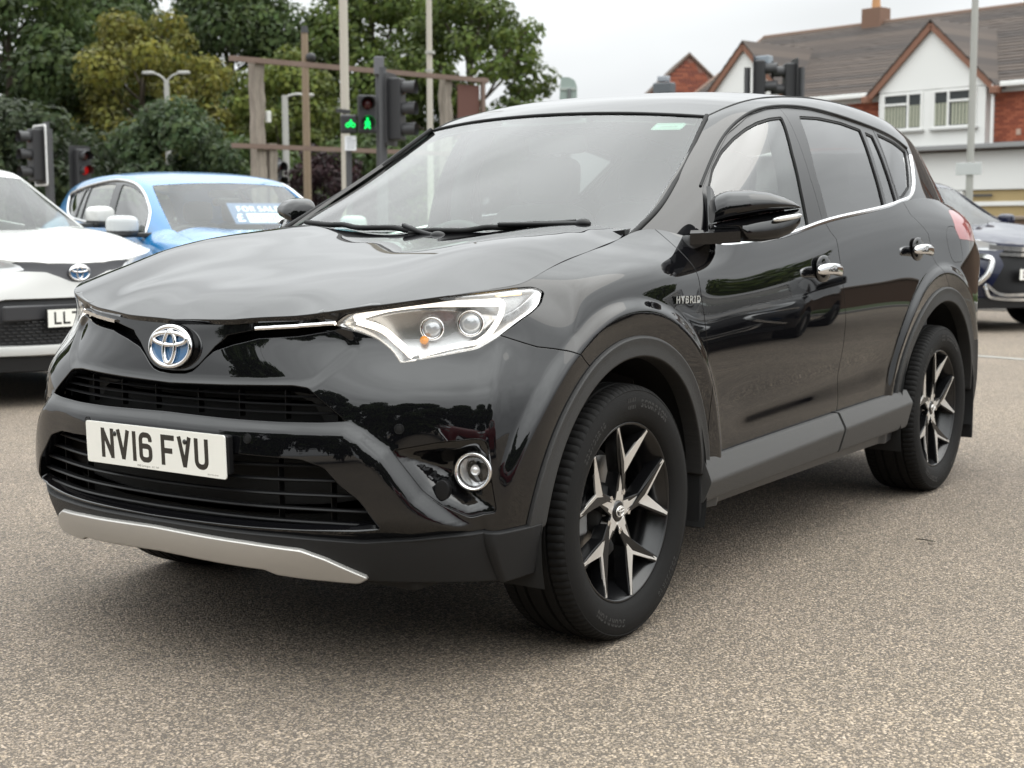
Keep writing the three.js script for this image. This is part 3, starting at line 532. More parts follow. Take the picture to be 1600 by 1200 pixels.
{ // windscreen with dark border
  const W = makeScreen(.016), edge = rounded([...wsGrid.map(r => [r[6][0] - .012, r[6][1]]).slice(0), [.566, 1.492]].slice(0, 5).concat([[.3, 1.508], [0, 1.516], [-.3, 1.508]]).concat(wsGrid.map(r => [-(r[6][0] - .012), r[6][1]]).reverse()), .0);
  const glass = part('windscreen', geo(W), screenM, suv);
  const lim = table(wsGrid.map(r => [r[6][1], r[6][0]]));
  const band = (x, y) => Math.min(lim(y) - .024 - Math.abs(x), 1.499 - .012 * (Math.abs(x) / .58) ** 2 - y + .012, y - (1.118 + .04 * (Math.abs(x) / .66) ** 2));
  part('windscreen_border', geo(trim(offset(W, -.004), (x, y) => -band(x, y))), std(.004, .004, .004, .95, { specularIntensity: 0 }), suv);
  const tp = wsGrid[4].map(p => [p[0] * 1.0, p[1] + .004, p[2] - .006]); part('windscreen_top_seal', tube(tp, .006, 60, 6), rubberM, suv);
  for (const sx of [1, -1]) { const e = wsGrid.map(r => [sx * (r[6][0] + .004), r[6][1] + .007, r[6][2] + .004]).slice(0); part('windscreen_side_seal', tube(e, .0085, 40, 6), rubberM, suv); }
  { const sm = trim(offset(W, -.002), (x, y) => Math.min(.047 - Math.abs(x - .492), .0125 - Math.abs(y - 1.472))); for (let k = 0; k < sm.q.length; k += 2) { sm.q[k] = (sm.q[k] - .445) / .094; sm.q[k + 1] = (sm.q[k + 1] - 1.4595) / .025; }
    part('windscreen_sticker', geo(sm), new THREE.MeshStandardMaterial({ map: canvasTex(256, 72, (c, w, h) => { c.fillStyle = '#5f756b'; c.fillRect(0, 0, w, h); c.strokeStyle = '#0f2219'; c.lineWidth = 6; c.strokeRect(10, 10, w - 20, h - 20); c.fillStyle = '#0a1812'; c.font = 'italic bold 34px sans-serif'; c.textAlign = 'center'; c.fillText('Lemoute', w / 2, 48); }), side: THREE.DoubleSide, roughness: .4 }), suv); }
  // scuttle and wipers
  part('scuttle', sweep(curve([[-.69, 1.122, .985], [-.5, 1.102, 1.04], [-.25, 1.092, 1.085], [0, 1.088, 1.10], [.25, 1.092, 1.085], [.5, 1.102, 1.04], [.69, 1.122, .985]], 40), [[-.06, -.03], [.07, -.03], [.07, .006], [-.06, .010]], [0, 1, 0]), slatM, suv);
  const on = (x, y) => { let b = 1e9, o = 0; for (let i = 0; i < W.q.length / 2; i++) { const d = (W.q[2 * i] - x) ** 2 + (W.q[2 * i + 1] - y) ** 2; if (d < b) { b = d; o = i; } } return [0, 1, 2].map(k => W.p[3 * o + k] + W.n[3 * o + k] * .014); };
  for (const [x0, y0, x1, y1, px, py, ax, ay] of [[-.60, 1.142, .06, 1.115, .12, 1.09, -.05, 1.122], [-.02, 1.107, .52, 1.138, .56, 1.125, .30, 1.126]]) {
    const A = Array.from({ length: 9 }, (_, i) => on(lerp(x0, x1, i / 8), lerp(y0, y1, i / 8)));
    const w = part('wiper', tube(A, .009, 40, 6), rubberM, suv);
    const B = [on(px, py), on(lerp(px, ax, .3), lerp(py, ay, .3)), on(ax, ay)].map((p, i) => [p[0], p[1] + .008, p[2] + .012]);
    part('wiper_arm', join([tube(B, .0075, 20, 6), new THREE.SphereGeometry(.022, 14, 10).scale(1.2, .7, 1).translate(...B[0])]), slatM, w);
  }
}
// rear spoiler and rear screen, back pillar slot
{
  const g = surf([-1, -.6, 0, .6, 1].map(f => [[.57 * f, 1.17, -2.05 - .12 * (1 - f * f)], [.52 * f, 1.32, -2.03 - .10 * (1 - f * f)], [.445 * f, 1.48, -2.0 - .06 * (1 - f * f)]]), .04); normals(g); part('rear_screen', geo(g), privacyM, suv);
  const sl = rounded([[-1.70, 1.365, .01], [-1.735, 1.32], [-1.80, 1.225, .02], [-1.835, 1.215, .01], [-1.82, 1.27]], .02), S5 = sdf(sl); LR('rear_pillar_trim', trim(offset(cabM, .0015), (z, y) => S5(z, y)), pianoM, .004, .001);
}
// mirrors
function superE(a, b, c, e1, e2, nu = 36, nv = 24, f = null) {
  const g = new THREE.SphereGeometry(1, nu, nv), P = g.attributes.position; const sp = (x, e) => Math.sign(x) * Math.abs(x) ** e;
  for (let i = 0; i < P.count; i++) { const y = P.getY(i), r = Math.hypot(P.getX(i), P.getZ(i)), X = r ? P.getX(i) / r : 0, Z = r ? P.getZ(i) / r : 0; let v = [a * sp(r, e1) * sp(X, e2), b * sp(y, e1), c * sp(r, e1) * sp(Z, e2)]; if (f) v = f(v); P.setXYZ(i, ...v); }
  g.computeVertexNormals(); return g;
}
for (const sx of [1, -1]) {
  const mg = new THREE.Group(); mg.name = 'door_mirror'; suv.add(mg); mg.position.set(sx * .940, 1.160, .652); mg.rotation.y = sx * .68;
  // lofted along the mirror's length: t = 0 at the car, 1 at the tip; rings run round depth and height
  const LEN = .272, yT = table([[0, .055], [.05, .070], [.15, .083], [.40, .087], [.62, .080], [.80, .066], [.93, .050], [1, .037]]), yC = table([[0, -.014], [.5, .013], [1, .031]]), yB = table([[0, -.034], [.24, -.036], [.32, -.070], [.55, -.071], [.75, -.062], [.9, -.046], [1, -.018]]), dF = table([[0, .050], [.1, .072], [.35, .088], [.7, .072], [.92, .042], [1, .022]]), dB = table([[0, .040], [.1, .046], [.8, .046], [1, .020]]);
  const ring = (top, bot, k, e) => { const rows = []; for (let i = 0; i <= 24; i++) { const t = i / 24, y1 = top(t), y0 = bot(t), row = []; for (let a = 0; a < 28; a++) { const ph = a / 28 * 2 * PI, c = Math.cos(ph), sn = Math.sin(ph), C = Math.sign(c) * Math.abs(c) ** e, Sn = Math.sign(sn) * Math.abs(sn) ** e; row.push([sx * (t - .5) * LEN, (y1 + y0) / 2 + Sn * (y1 - y0) / 2, (C > 0 ? dF(t) * (1 - .28 * clamp(Sn)) : dB(t)) * C * k]); } rows.push(row); }
    const pos = [], idx = []; for (const r of rows) for (const p of r) pos.push(...p); const n = 28; for (let i = 0; i < 24; i++) for (let a = 0; a < n; a++) { const q = i * n + a, b = i * n + (a + 1) % n; idx.push(q, q + n, b + n, q, b + n, b); } for (const i of [0, 24]) { const c = pos.length / 3, r = rows[i]; pos.push(r[0][0], r.reduce((s, p) => s + p[1], 0) / n, 0); for (let a = 0; a < n; a++) idx.push(c, i * n + a, i * n + (a + 1) % n); }
    const g = new THREE.BufferGeometry(); g.setAttribute('position', new THREE.Float32BufferAttribute(pos, 3)); g.setIndex(idx); return creased(g, .9); };
  part('cap', ring(yT, yC, 1.02, .72), paintM, mg); part('lower_housing', ring(t => yC(t) - .002, yB, .97, .62), pianoM, mg);
  part('turn_signal', superE(.052, .0085, .012, .7, .8, 30, 14, v => [v[0] + sx * .088, v[1] + .002 + v[0] * sx * .14, v[2] + dF(clamp(.5 + (v[0] * sx + .088) / LEN)) * .93]), std(.85, .85, .83, .12, { metalness: .7 }), mg);
  const gl = part('mirror_glass', new THREE.CircleGeometry(1, 40).scale(.112, .055, 1), chromeM, mg); gl.position.set(0, .004, -.047); gl.rotation.y = PI;
  const arm = part('arm', sweep([[sx * .80, 1.104, .80], [sx * .86, 1.106, .775], [sx * .925, 1.110, .735]], [[-.05, -.022], [.05, -.022], [.055, .012], [.02, .021], [-.05, .020]]), pianoM, suv); arm.name = 'mirror_arm';
  const tri = extr([[.62, 1.10], [.74, 1.09], [.715, 1.12], [.60, 1.262], [.592, 1.25], [.63, 1.14]], .02, .004); tri.rotateY(-PI / 2); tri.translate(0, 0, 0); // (z,y) plane
  const tp = tri.attributes.position; for (let i = 0; i < tp.count; i++) { const x = tp.getX(i), y = tp.getY(i), z = tp.getZ(i); tp.setXYZ(i, sx * (.822 - (y - 1.09) * .46 + (-x) * .6 + .006), y, z); } tri.computeVertexNormals(); part('mirror_mount', tri, satinM, suv);
}
// door handles
for (const [root, z, y, x] of [[fd, -.025, .985, .896], [rd, -.995, 1.037, .899]]) root.forEach((door, i) => {
  const sx = i ? -1 : 1;
  const h = part('door_handle', superE(.107, .0205, .017, .6, .8, 40, 20, v => [v[0], v[1] - .010 * (v[0] / .107) ** 2 + .002, v[2] + .012 * (1 - (v[0] / .107) ** 2)]), chromeM, door); h.position.set(sx * (x + .016), y, z); h.rotation.y = sx * PI / 2; h.rotation.x = 0;
  const c = part('handle_recess', superE(.066, .047, .010, .85, .95, 30, 20), pianoM, door); c.position.set(sx * (x - .0075), y + .002, z); c.rotation.y = sx * PI / 2;
  h.rotation.z = sx * -.06;
});
{ // side badge lettering
  const g = text('HYBRID', .022, .004); g.rotateY(PI / 2); g.translate(0, 0, 0); const b = part('hybrid_badge', g, chromeM, suv, 'chrome HYBRID lettering'); b.scale.set(1, 1, 1.35); b.position.set(.903, .928, 1.02); b.rotation.y = -.02; b.rotation.x = -.03;
  const c = g.clone(); const b2 = part('hybrid_badge', c, chromeM, suv, 'chrome HYBRID lettering'); b2.scale.set(1, 1, 1.35); b2.position.set(-.903, .928, 1.02); b2.rotation.y = PI;
}
// number plate
{
  const S = 3.8, glyph = (c, ch, x, y, w, h) => { // stroke letters, 14 mm strokes in millimetres
    c.lineWidth = 14; c.lineCap = 'butt'; c.lineJoin = 'miter'; c.miterLimit = 6; c.beginPath(); const l = x + 7, r = x + w - 7, t = y + 7, b = y + h - 7, m = (l + r) / 2, R = 18;
    if (ch === 'N') { c.moveTo(l, y + h); c.lineTo(l, y); c.moveTo(r, y); c.lineTo(r, y + h); c.moveTo(l - 1, y + 3); c.lineTo(r + 1, y + h - 3); }
    if (ch === 'V') { c.moveTo(l - 1, y); c.lineTo(m, y + h - 2); c.lineTo(r + 1, y); c.lineJoin = 'bevel'; }
    if (ch === '1') { c.moveTo(m, y); c.lineTo(m, y + h); }
    if (ch === 'F') { c.moveTo(l, y + h); c.lineTo(l, y); c.moveTo(l - 7, t); c.lineTo(x + w, t); c.moveTo(l, y + h * .52); c.lineTo(x + w - 8, y + h * .52); }
    if (ch === 'U') { c.moveTo(l, y); c.lineTo(l, b - R); c.quadraticCurveTo(l, b, l + R, b); c.lineTo(r - R, b); c.quadraticCurveTo(r, b, r, b - R); c.lineTo(r, y); }
    if (ch === '6') { c.moveTo(r, t + 17); c.lineTo(r, t + 15); c.quadraticCurveTo(r, t, r - 15, t); c.lineTo(l + 15, t); c.quadraticCurveTo(l, t, l, t + 15); c.lineTo(l, b - 15); c.quadraticCurveTo(l, b, l + 15, b); c.lineTo(r - 15, b); c.quadraticCurveTo(r, b, r, b - 15); c.lineTo(r, y + h * .62); c.quadraticCurveTo(r, y + h * .46, r - 15, y + h * .46); c.lineTo(l, y + h * .46); }
    if (ch === 'L') { c.moveTo(l, y); c.lineTo(l, b); c.moveTo(l - 7, b); c.lineTo(x + w, b); }
    if (ch === '7') { c.moveTo(x, t); c.lineTo(r, t); c.lineTo(m - 4, y + h); }
    if (ch === '0' || ch === 'O') { c.moveTo(l + 15, t); c.lineTo(r - 15, t); c.quadraticCurveTo(r, t, r, t + 15); c.lineTo(r, b - 15); c.quadraticCurveTo(r, b, r - 15, b); c.lineTo(l + 15, b); c.quadraticCurveTo(l, b, l, b - 15); c.lineTo(l, t + 15); c.quadraticCurveTo(l, t, l + 15, t); }
    c.stroke();
  };
  globalThis.plateTex = (s, small) => canvasTex(1976, 422, (c, w, h) => {
    c.scale(S, S); c.fillStyle = '#ecebe4'; c.fillRect(0, 0, 520, 111); c.strokeStyle = '#121210';
    let W = 0; for (const ch of s) W += ch === ' ' ? 33 - 11 : (ch === '1' ? 14 : 50) + 11; let x = 260 - (W - 11) / 2; for (const ch of s) { if (ch === ' ') { x += 22; continue; } const w1 = ch === '1' ? 14 : 50; glyph(c, ch, x, 15, w1, 79); x += w1 + 11; }
    if (small) { c.fillStyle = '#55534e'; c.font = '7px sans-serif'; c.fillText('RMB Darlington   DL1 1NP', 196, 106); c.font = '5px sans-serif'; c.fillText('BSAU145e 4D-98', 455, 105); }
  });
  const P = new THREE.Group(); P.name = 'number_plate'; suv.add(P); P.position.set(0, .5755, 2.2285); P.rotation.x = .03;
  const g = extr(rounded([[-.26, -.0555], [.26, -.0555], [.26, .0555], [-.26, .0555]], .008), .003, .0006); const uv = g.attributes.uv, pp = g.attributes.position; for (let i = 0; i < pp.count; i++) uv.setXY(i, (pp.getX(i) + .26) / .52, (pp.getY(i) + .0555) / .111);
  part('plate', g, new THREE.MeshPhysicalMaterial({ map: plateTex('NV16 FVU', true), roughness: .25, clearcoat: .6 }), P).position.z = -.002;
  part('plate_holder', box(.505, .10, .022, .012, .004, -.014, .006), slatM, P);
  for (const x of [-.146, .118]) part('screw_cap', new THREE.SphereGeometry(.0068, 14, 10).scale(1, 1, .6).translate(x, .028, .002), std(.02, .02, .018, .4), P);
}
// ---- headlamps
for (const sx of [1, -1]) {
  const H = new THREE.Group(); H.name = 'headlamp'; suv.add(H);
  const F = m => geo(sx > 0 ? m : flipx(m));
  const lm = trim(trim(wrap, s => Math.min(1.4 - s, s - .3)), (s, y) => sdLamp(s, y) - .0012);
  part('lens', F(lm), lensM, H);
  // bowl: the lamp outline pushed back
  const shell = { ...lm, p: lm.p.slice(), n: lm.n.slice() };
  for (let i = 0; i < lm.q.length / 2; i++) { const s = lm.q[2 * i], y = lm.q[2 * i + 1], d = sdLamp(s, y), k = .006 + .058 * sstep(0.002, .030, d); for (let j = 0; j < 3; j++) shell.p[3 * i + j] -= lm.n[3 * i + j] * k; }
  normals(shell); part('reflector_bowl', F(shell), std(.50, .50, .50, .25, { metalness: .85 }), H);
  const at = (s, y, back) => { const P = wrapAt(s, y); return [sx * (P[0] - P[3] * back), P[1] - P[4] * back, P[2] - P[5] * back]; };
  // daytime light guide: top bar, outer leg and bottom bar, and the inner leg
  const guide = (L, r, back) => tube(L.map(([s, y]) => at(s, y, back)), r, 60, 8);
  part('light_guide', guide([[.585, .915], [.70, .936], [.82, .950], [.92, .958], [1.0, .962]], .0085, .020), lampWhiteM, H);
  part('light_guide', guide([[1.0, .962], [.965, .93], [.90, .882], [.868, .861]], .007, .020), lampWhiteM, H);
  part('light_guide', guide([[.868, .861], [.80, .850], [.715, .836]], .006, .020), lampWhiteM, H);
  part('light_guide', guide([[.585, .908], [.63, .888], [.66, .862], [.70, .834]], .009, .020), lampWhiteM, H);
  part('warm_light_strip', guide([[.80, .961], [.90, .969], [1.0, .976], [1.06, .979]], .004, .012), new THREE.MeshStandardMaterial({ color: 0xffe9c0, emissive: 0xffcf7a, emissiveIntensity: 1.2 }), H);
  const pj = (s, y, r, back) => { const c = at(s, y, back), g = new THREE.Group(); const a = new THREE.LatheGeometry([[.0001, .012], [r * .5, .010], [r * .8, .004], [r * .95, -.006]].map(p => new THREE.Vector2(...p)), 28).rotateX(PI / 2), b = new THREE.TorusGeometry(r, .005, 10, 32); return [c, a, b]; };
  for (const [s, y, r] of [[.875, .905, .030], [.775, .893, .026]]) { const [c, a, b] = pj(s, y, r, .045); const A = part('projector_lens', a, std(.5, .52, .54, .02, { clearcoat: 1, metalness: .35 }), H), B = part('projector_ring', b, chromeM, H); for (const o of [A, B]) { o.position.set(...c); o.lookAt(c[0] + sx * .5, c[1] + .05, c[2] + .85); } }
  const [c] = pj(.735, .868, .012, .04); part('indicator_bulb', new THREE.SphereGeometry(.011, 16, 12).translate(...c), std(.75, .28, .03, .2), H);
}
// ---- wheels
const wheelGeo = (() => {
  const tp = []; const half = [[.248, .090], [.255, .102], [.268, .1105], [.287, .1165], [.305, .1185], [.322, .1155], [.333, .111], [.336, .1095], [.338, .1105], [.344, .1065], [.3495, .099], [.3525, .090], [.3540, .080], [.3547, .0665], [.3475, .0655], [.3475, .0595], [.3552, .0585], [.3555, .033], [.3475, .032], [.3475, .022], [.3555, .021], [.3557, 0]];
  for (const [r, x] of half) tp.push([r, -x]); for (const [r, x] of half.slice(0, -1).reverse()) tp.push([r, x]);
  const seg = 400, p = [], q = [], idx = []; const n = tp.length;
  for (let i = 0; i <= seg; i++) {
    const a = i / seg * 2 * PI; for (let j = 0; j < n; j++) {
      let [r, x] = tp[j]; const ax = Math.abs(x), k = i % 4, cutS = k === 0 ? 1 : 0;
      if (ax > .066 && r > .3435) r -= cutS * .0035; if (ax < .058 && ax > .034 && r > .35) r -= ((i + (x > 0 ? 2 : 0)) % 4 === 0 ? .0035 : 0);
      p.push(x, r * Math.cos(a), r * Math.sin(a)); q.push(a * .35, j * .012);
    }
  }
  for (let i = 0; i < seg; i++) for (let j = 0; j < n - 1; j++) { const a = i * n + j, b = a + n; idx.push(a, b, b + 1, a, b + 1, a + 1); }
  const m = normals({ p, q, idx }); let s = 0; for (let j = 0; j < 50; j++) s += m.n[3 * (j * n + 4)] * m.p[3 * (j * n + 4)]; if (s < 0) normals(m, true);
  const tyre = creased(geo(m), .75);
  // raised sidewall lettering
  const letters = []; const arc = (str, r, a0, h) => { const chars = [...str]; chars.forEach((ch, i) => { if (ch === ' ') return; const g = text(ch, h, .0014); g.rotateY(PI / 2); g.translate(.1168, r, 0); g.rotateX(-(a0 + i * h * .98 / r)); letters.push(g); }); };
  arc('SCORPION', .303, .16, .021); arc('235/55R18', .303, -.95, .016); arc('SCORPION', .303, .16 + PI, .021); arc('235/55R18', .303, -.95 + PI, .016);
  for (let i = 0; i < 5; i++) { const g = box(.0014, .03, .004, .1172, .304, -.014 + i * .0085, 0); g.rotateX(.02); letters.push(g); }
  const lat = (pts, n = 96) => { const g = new THREE.LatheGeometry(pts.map(([r, x]) => new THREE.Vector2(r, x)), n); g.rotateZ(-PI / 2); return g; };
  const barrel = lat([[.230, -.095], [.214, -.08], [.208, .0], [.213, .045], [.231, .075], [.243, .092], [.2475, .0955]]);
  const lip = lat([[.241, .0915], [.244, .0965], [.249, .0975], [.252, .094], [.252, .086]]);
  const a = 19.5 * PI / 180, tip = .2425, L = [-Math.sin(a) * tip, Math.cos(a) * tip], dir = (() => { const d = [L[0] - 0, L[1] - .118], l = Math.hypot(...d); return [d[0] / l, d[1] / l]; })(), nr = [-dir[1], dir[0]];
  const outline = (w, hubw, crotch, stem) => { const t = [L[0] + nr[0] * w, L[1] + nr[1] * w], u = [L[0] - nr[0] * w, L[1] - nr[1] * w]; const left = [[-hubw, .030], [-stem, .108], t, u, [0, crotch]]; return [...left, ...left.slice(0, 4).reverse().map(p => [-p[0], p[1]])]; };
  const place = (g, x0, k) => { g.rotateY(PI / 2); const P = g.attributes.position; for (let i = 0; i < P.count; i++) { const y = P.getY(i), z = P.getZ(i), r = Math.hypot(y, z); P.setX(i, P.getX(i) + x0 + .026 * (clamp(r / .244)) ** 2.2); } g.rotateX(k); g.computeVertexNormals(); return creased(g, .5); };
  const sub = (P, n) => { const o = []; for (let i = 0; i < P.length; i++) { const a = P[i], b = P[(i + 1) % P.length]; for (let k = 0; k < n; k++) o.push([lerp(a[0], b[0], k / n), lerp(a[1], b[1], k / n)]); } return o; };
  const face = [], base = []; 
  for (let k = 0; k < 5; k++) { const an = -(9 + 72 * k) * PI / 180; face.push(place(extr(sub(outline(.0046, .021, .150, .0128), 6), .004, .0012), .066, an)); base.push(place(extr(sub(outline(.0105, .026, .138, .019), 6), .034, .003), .034, an)); }
  const hubDisc = lat([[.0001, .069], [.034, .069], [.040, .066], [.046, .05], [.05, .02]], 40), capG = lat([[.0001, .0745], [.022, .0745], [.0285, .0725], [.030, .068]], 40);
  const nuts = []; for (let k = 0; k < 5; k++) { const g = new THREE.CylinderGeometry(.0095, .0105, .022, 6); g.rotateZ(-PI / 2); const an = -(9 + 36 + 72 * k) * PI / 180; g.translate(.062, .057 * Math.cos(an), -.057 * Math.sin(an)); nuts.push(g); }
  const bd = lat([[.06, .0], [.06, .012], [.150, .012], [.152, -.010], [.06, -.012]], 64), back = lat([[.0001, -.03], [.17, -.03], [.17, -.05]], 40), hubB = lat([[.0001, .05], [.07, .045], [.075, .01], [.08, .01]], 40);
  return { tyre, letters: join(letters), barrel, lip, face, base, hubDisc, capG, nuts, bd, back, hubB };
})();
function wheel(parent, x, y, z, sx) {
  const W = new THREE.Group(); W.name = 'wheel'; parent.add(W); W.position.set(x, y, z); if (sx < 0) W.rotation.y = PI;
  const ty = part('tyre', wheelGeo.tyre, tyreM, W); part('sidewall_lettering', wheelGeo.letters, std(.022, .022, .022, .5), W);
  part('rim', wheelGeo.barrel, rimBlackM, W); part('rim_lip', wheelGeo.lip, rimBlackM, W);
  wheelGeo.base.forEach(g => part('spoke', g, rimBlackM, W)); wheelGeo.face.forEach(g => part('spoke_face', g, alloyM, W, 'machined silver spoke face'));
  part('hub', wheelGeo.hubDisc, alloyM, W); part('centre_cap', wheelGeo.capG, pianoM, W);
  const b = badge(.044, false); const bg = b.chrome.clone(); bg.rotateY(PI / 2); bg.translate(.0735, 0, 0); part('cap_emblem', bg, alloyM, W);
  wheelGeo.nuts.forEach(g => part('wheel_nut', g, chromeM, W)); part('brake_disc', wheelGeo.bd, discM, W); part('brake_shield', join([wheelGeo.back, wheelGeo.hubB]), darkM, W);
  const cal = part('brake_caliper', box(.05, .15, .07, .005, .02, sx > 0 ? .125 : -.125, .012), std(.25, .25, .25, .5, { metalness: .5 }), W);
  return W;
}
for (const sx of [1, -1]) { wheel(suv, sx * .785, .3555, 1.33, sx); wheel(suv, sx * .785, .3555, -1.33, sx); }
// ---- underside and interior
part('underbody', join([box(1.35, .10, 4.0, 0, .29, 0, .03), box(1.5, .1, 1.6, 0, .36, 0, .02), box(.9, .3, .7, 0, .45, 1.6, .03)]), darkM, suv);
for (const sx of [1, -1]) { part('suspension_arm', tube([[sx * .3, .30, 1.33], [sx * .5, .27, 1.34], [sx * .68, .26, 1.34]], .025, 12, 8), darkM, suv); }
part('cabin_floor', box(1.56, .05, 2.9, 0, .48, -.35, .01), dashM, suv);
part('headlining', geo(normals((() => { const m = makeRoof(.05); for (let i = 1; i < m.p.length; i += 3) m.p[i] -= .03; for (let i = 0; i < m.p.length; i += 3) m.p[i] *= .96; return m; })())), headliningM, suv);
part('dashboard', sweep(curve([[-.68, 1.02, .80], [-.4, 1.035, .87], [0, 1.04, .90], [.4, 1.035, .87], [.68, 1.02, .80]], 24), [[-.30, -.45], [.22, -.4], [.25, .0], [.1, .02], [-.10, .03], [-.26, -.02]], [0, 1, 0]), dashM, suv);
const seatG = (w) => join([superE(w, .30, .07, .45, .45, 28, 20).rotateX(-.22).translate(0, .93, -.02), superE(w, .09, .26, .45, .5, 28, 18).translate(0, .62, .20), superE(w * .55, .095, .05, .5, .5, 24, 16).rotateX(-.12).translate(0, 1.32, -.11), cyl(.008, .008, .14, -.05, 1.22, -.09, 8), cyl(.008, .008, .14, .05, 1.22, -.09, 8)]);
for (const x of [.37, -.37]) { const s = part('front_seat', seatG(.25), seatM, suv); s.position.set(x, .0, -.10); }
for (const x of [.42, 0, -.42]) { const s = part('rear_seat', seatG(.23), seatM, suv); s.position.set(x, .02, -.98); }
part('steering_wheel', join([new THREE.TorusGeometry(.185, .016, 10, 40), superE(.07, .06, .02, .7, .7), box(.34, .03, .015)]).rotateX(-.45).translate(-.37, .98, .48), dashM, suv);
part('interior_mirror', superE(.125, .035, .012, .4, .6).translate(0, 1.43, .30), slatM, suv);
part('roof_console', box(.36, .02, .20, 0, 1.50, .30, .008).rotateX(0), std(.10, .10, .10, .8), suv);
for (const sx of [1, -1]) { part('door_card', box(.05, .62, 2.2, sx * .80, .80, -.25, .02), dashM, suv); part('pillar_trim', tube([[sx * .735, 1.08, -.10], [sx * .72, 1.3, -.10], [sx * .64, 1.53, -.14]], .045, 16, 8), seatM, suv); part('rear_pillar_trim', tube([[sx * .66, 1.12, -1.60], [sx * .61, 1.30, -1.60], [sx * .52, 1.45, -1.62]], .05, 12, 8), seatM, suv); part('seat_belt', tube([[sx * .715, 1.42, -.14], [sx * .69, 1.2, -.15], [sx * .68, .95, -.18]], .02, 10, 6), darkM, suv); }

// ---------------------------------------------------------------- ground
{
  const n = 2048, H = new Float32Array(n * n), C = new Uint8Array(n * n * 4), B = new Uint8Array(n * n * 4), rnd = RNG(77);
  // scattered angular stones: the highest stone wins at each pixel; tile is 2.4 m
  const tone = new Float32Array(n * n).fill(-1), warm = new Float32Array(n * n);
  for (let k = 0; k < 120000; k++) {
    const cx = rnd() * n, cy = rnd() * n, r = 1.9 + 3.5 * rnd() ** 1.8, a = rnd() * PI, e = .55 + .45 * rnd(), h = .35 + .65 * rnd(), t = rnd() ** 1.15, w = rnd(), ca = Math.cos(a), sa = Math.sin(a), R = Math.ceil(r), sq = 2 + 2 * rnd();
    for (let dy = -R; dy <= R; dy++) for (let dx = -R; dx <= R; dx++) {
      const u = (dx * ca + dy * sa) / r, v = (-dx * sa + dy * ca) / (r * e), d = Math.abs(u) ** sq + Math.abs(v) ** sq; if (d > 1) continue;
      const hh = h * (1 - .35 * d), i = ((Math.round(cy) + dy + n) % n) * n + (Math.round(cx) + dx + n) % n; if (hh > H[i]) { H[i] = hh; tone[i] = t; warm[i] = w; }
    }
  }
  for (let i = 0; i < n * n; i++) {
    const g = rnd(), t = tone[i]; let l = t < 0 ? .062 + .045 * g : .135 + .25 * t * t + .05 * g; l *= .9 + .2 * rnd();
    const w = warm[i], r = l * (1.05 + .06 * w), gg = l * (.872 + .01 * w), b = l * (.705 - .07 * w), s = x => 255 * clamp(x <= .0031308 ? x * 12.92 : 1.055 * x ** (1 / 2.4) - .055);
    C[4 * i] = s(r); C[4 * i + 1] = s(gg); C[4 * i + 2] = s(b); C[4 * i + 3] = 255; const q = 255 * clamp(H[i] * .85 + .1 * g); B[4 * i] = B[4 * i + 1] = B[4 * i + 2] = q; B[4 * i + 3] = 255;
  }
  const mk = (d, srgb) => { const t = new THREE.DataTexture(d, n, n); t.wrapS = t.wrapT = THREE.RepeatWrapping; t.magFilter = THREE.LinearFilter; t.minFilter = THREE.LinearMipmapLinearFilter; t.generateMipmaps = true; t.anisotropy = 8; if (srgb) t.colorSpace = THREE.SRGBColorSpace; t.needsUpdate = true; return t; };
  const mat = new THREE.MeshStandardMaterial({ map: mk(C, true), bumpMap: mk(B, false), bumpScale: .004, roughness: .88, vertexColors: true });
  // graded grid: fine near the car, coarse to the horizon
  const ax = []; for (let v = -8; v <= 9; v += .12) ax.push(v); let st = .2, v = 9; while (v < 420) { v += st; st *= 1.25; ax.push(v); } v = -8; st = .2; while (v > -420) { v -= st; st *= 1.25; ax.unshift(v); }
  const N = ax.length, pos = [], uv = [], col = [], idx = [], nor = [];
  for (const x of ax) for (const z of ax) {
    pos.push(x, 0, z); nor.push(0, 1, 0); uv.push(x / 1.62, -z / 1.62);
    const f = fbm(x * .35 + 7, z * .35, 3, 4), f2 = fbm(x * 1.6, z * 1.6 + 5, 8, 4), oil = sstep(.22, .34, fbm(x * .9 + 30, z * .9 + 11, 1, 4));
    const k = clamp(1 + .30 * f + .22 * f2 - .10 * oil, .6, 1.35); col.push(k, k * (1 - .012 * f2), k * (1 - .05 * f));
  }
  for (let i = 0; i < N - 1; i++) for (let j = 0; j < N - 1; j++) { const a = i * N + j, b = a + N; idx.push(a, a + 1, b + 1, a, b + 1, b); }
  const g = new THREE.BufferGeometry(); g.setAttribute('position', new THREE.Float32BufferAttribute(pos, 3)); g.setAttribute('normal', new THREE.Float32BufferAttribute(nor, 3)); g.setAttribute('uv', new THREE.Float32BufferAttribute(uv, 2)); g.setAttribute('color', new THREE.Float32BufferAttribute(col, 3)); g.setIndex(idx);
  structure('ground', g, mat);
}
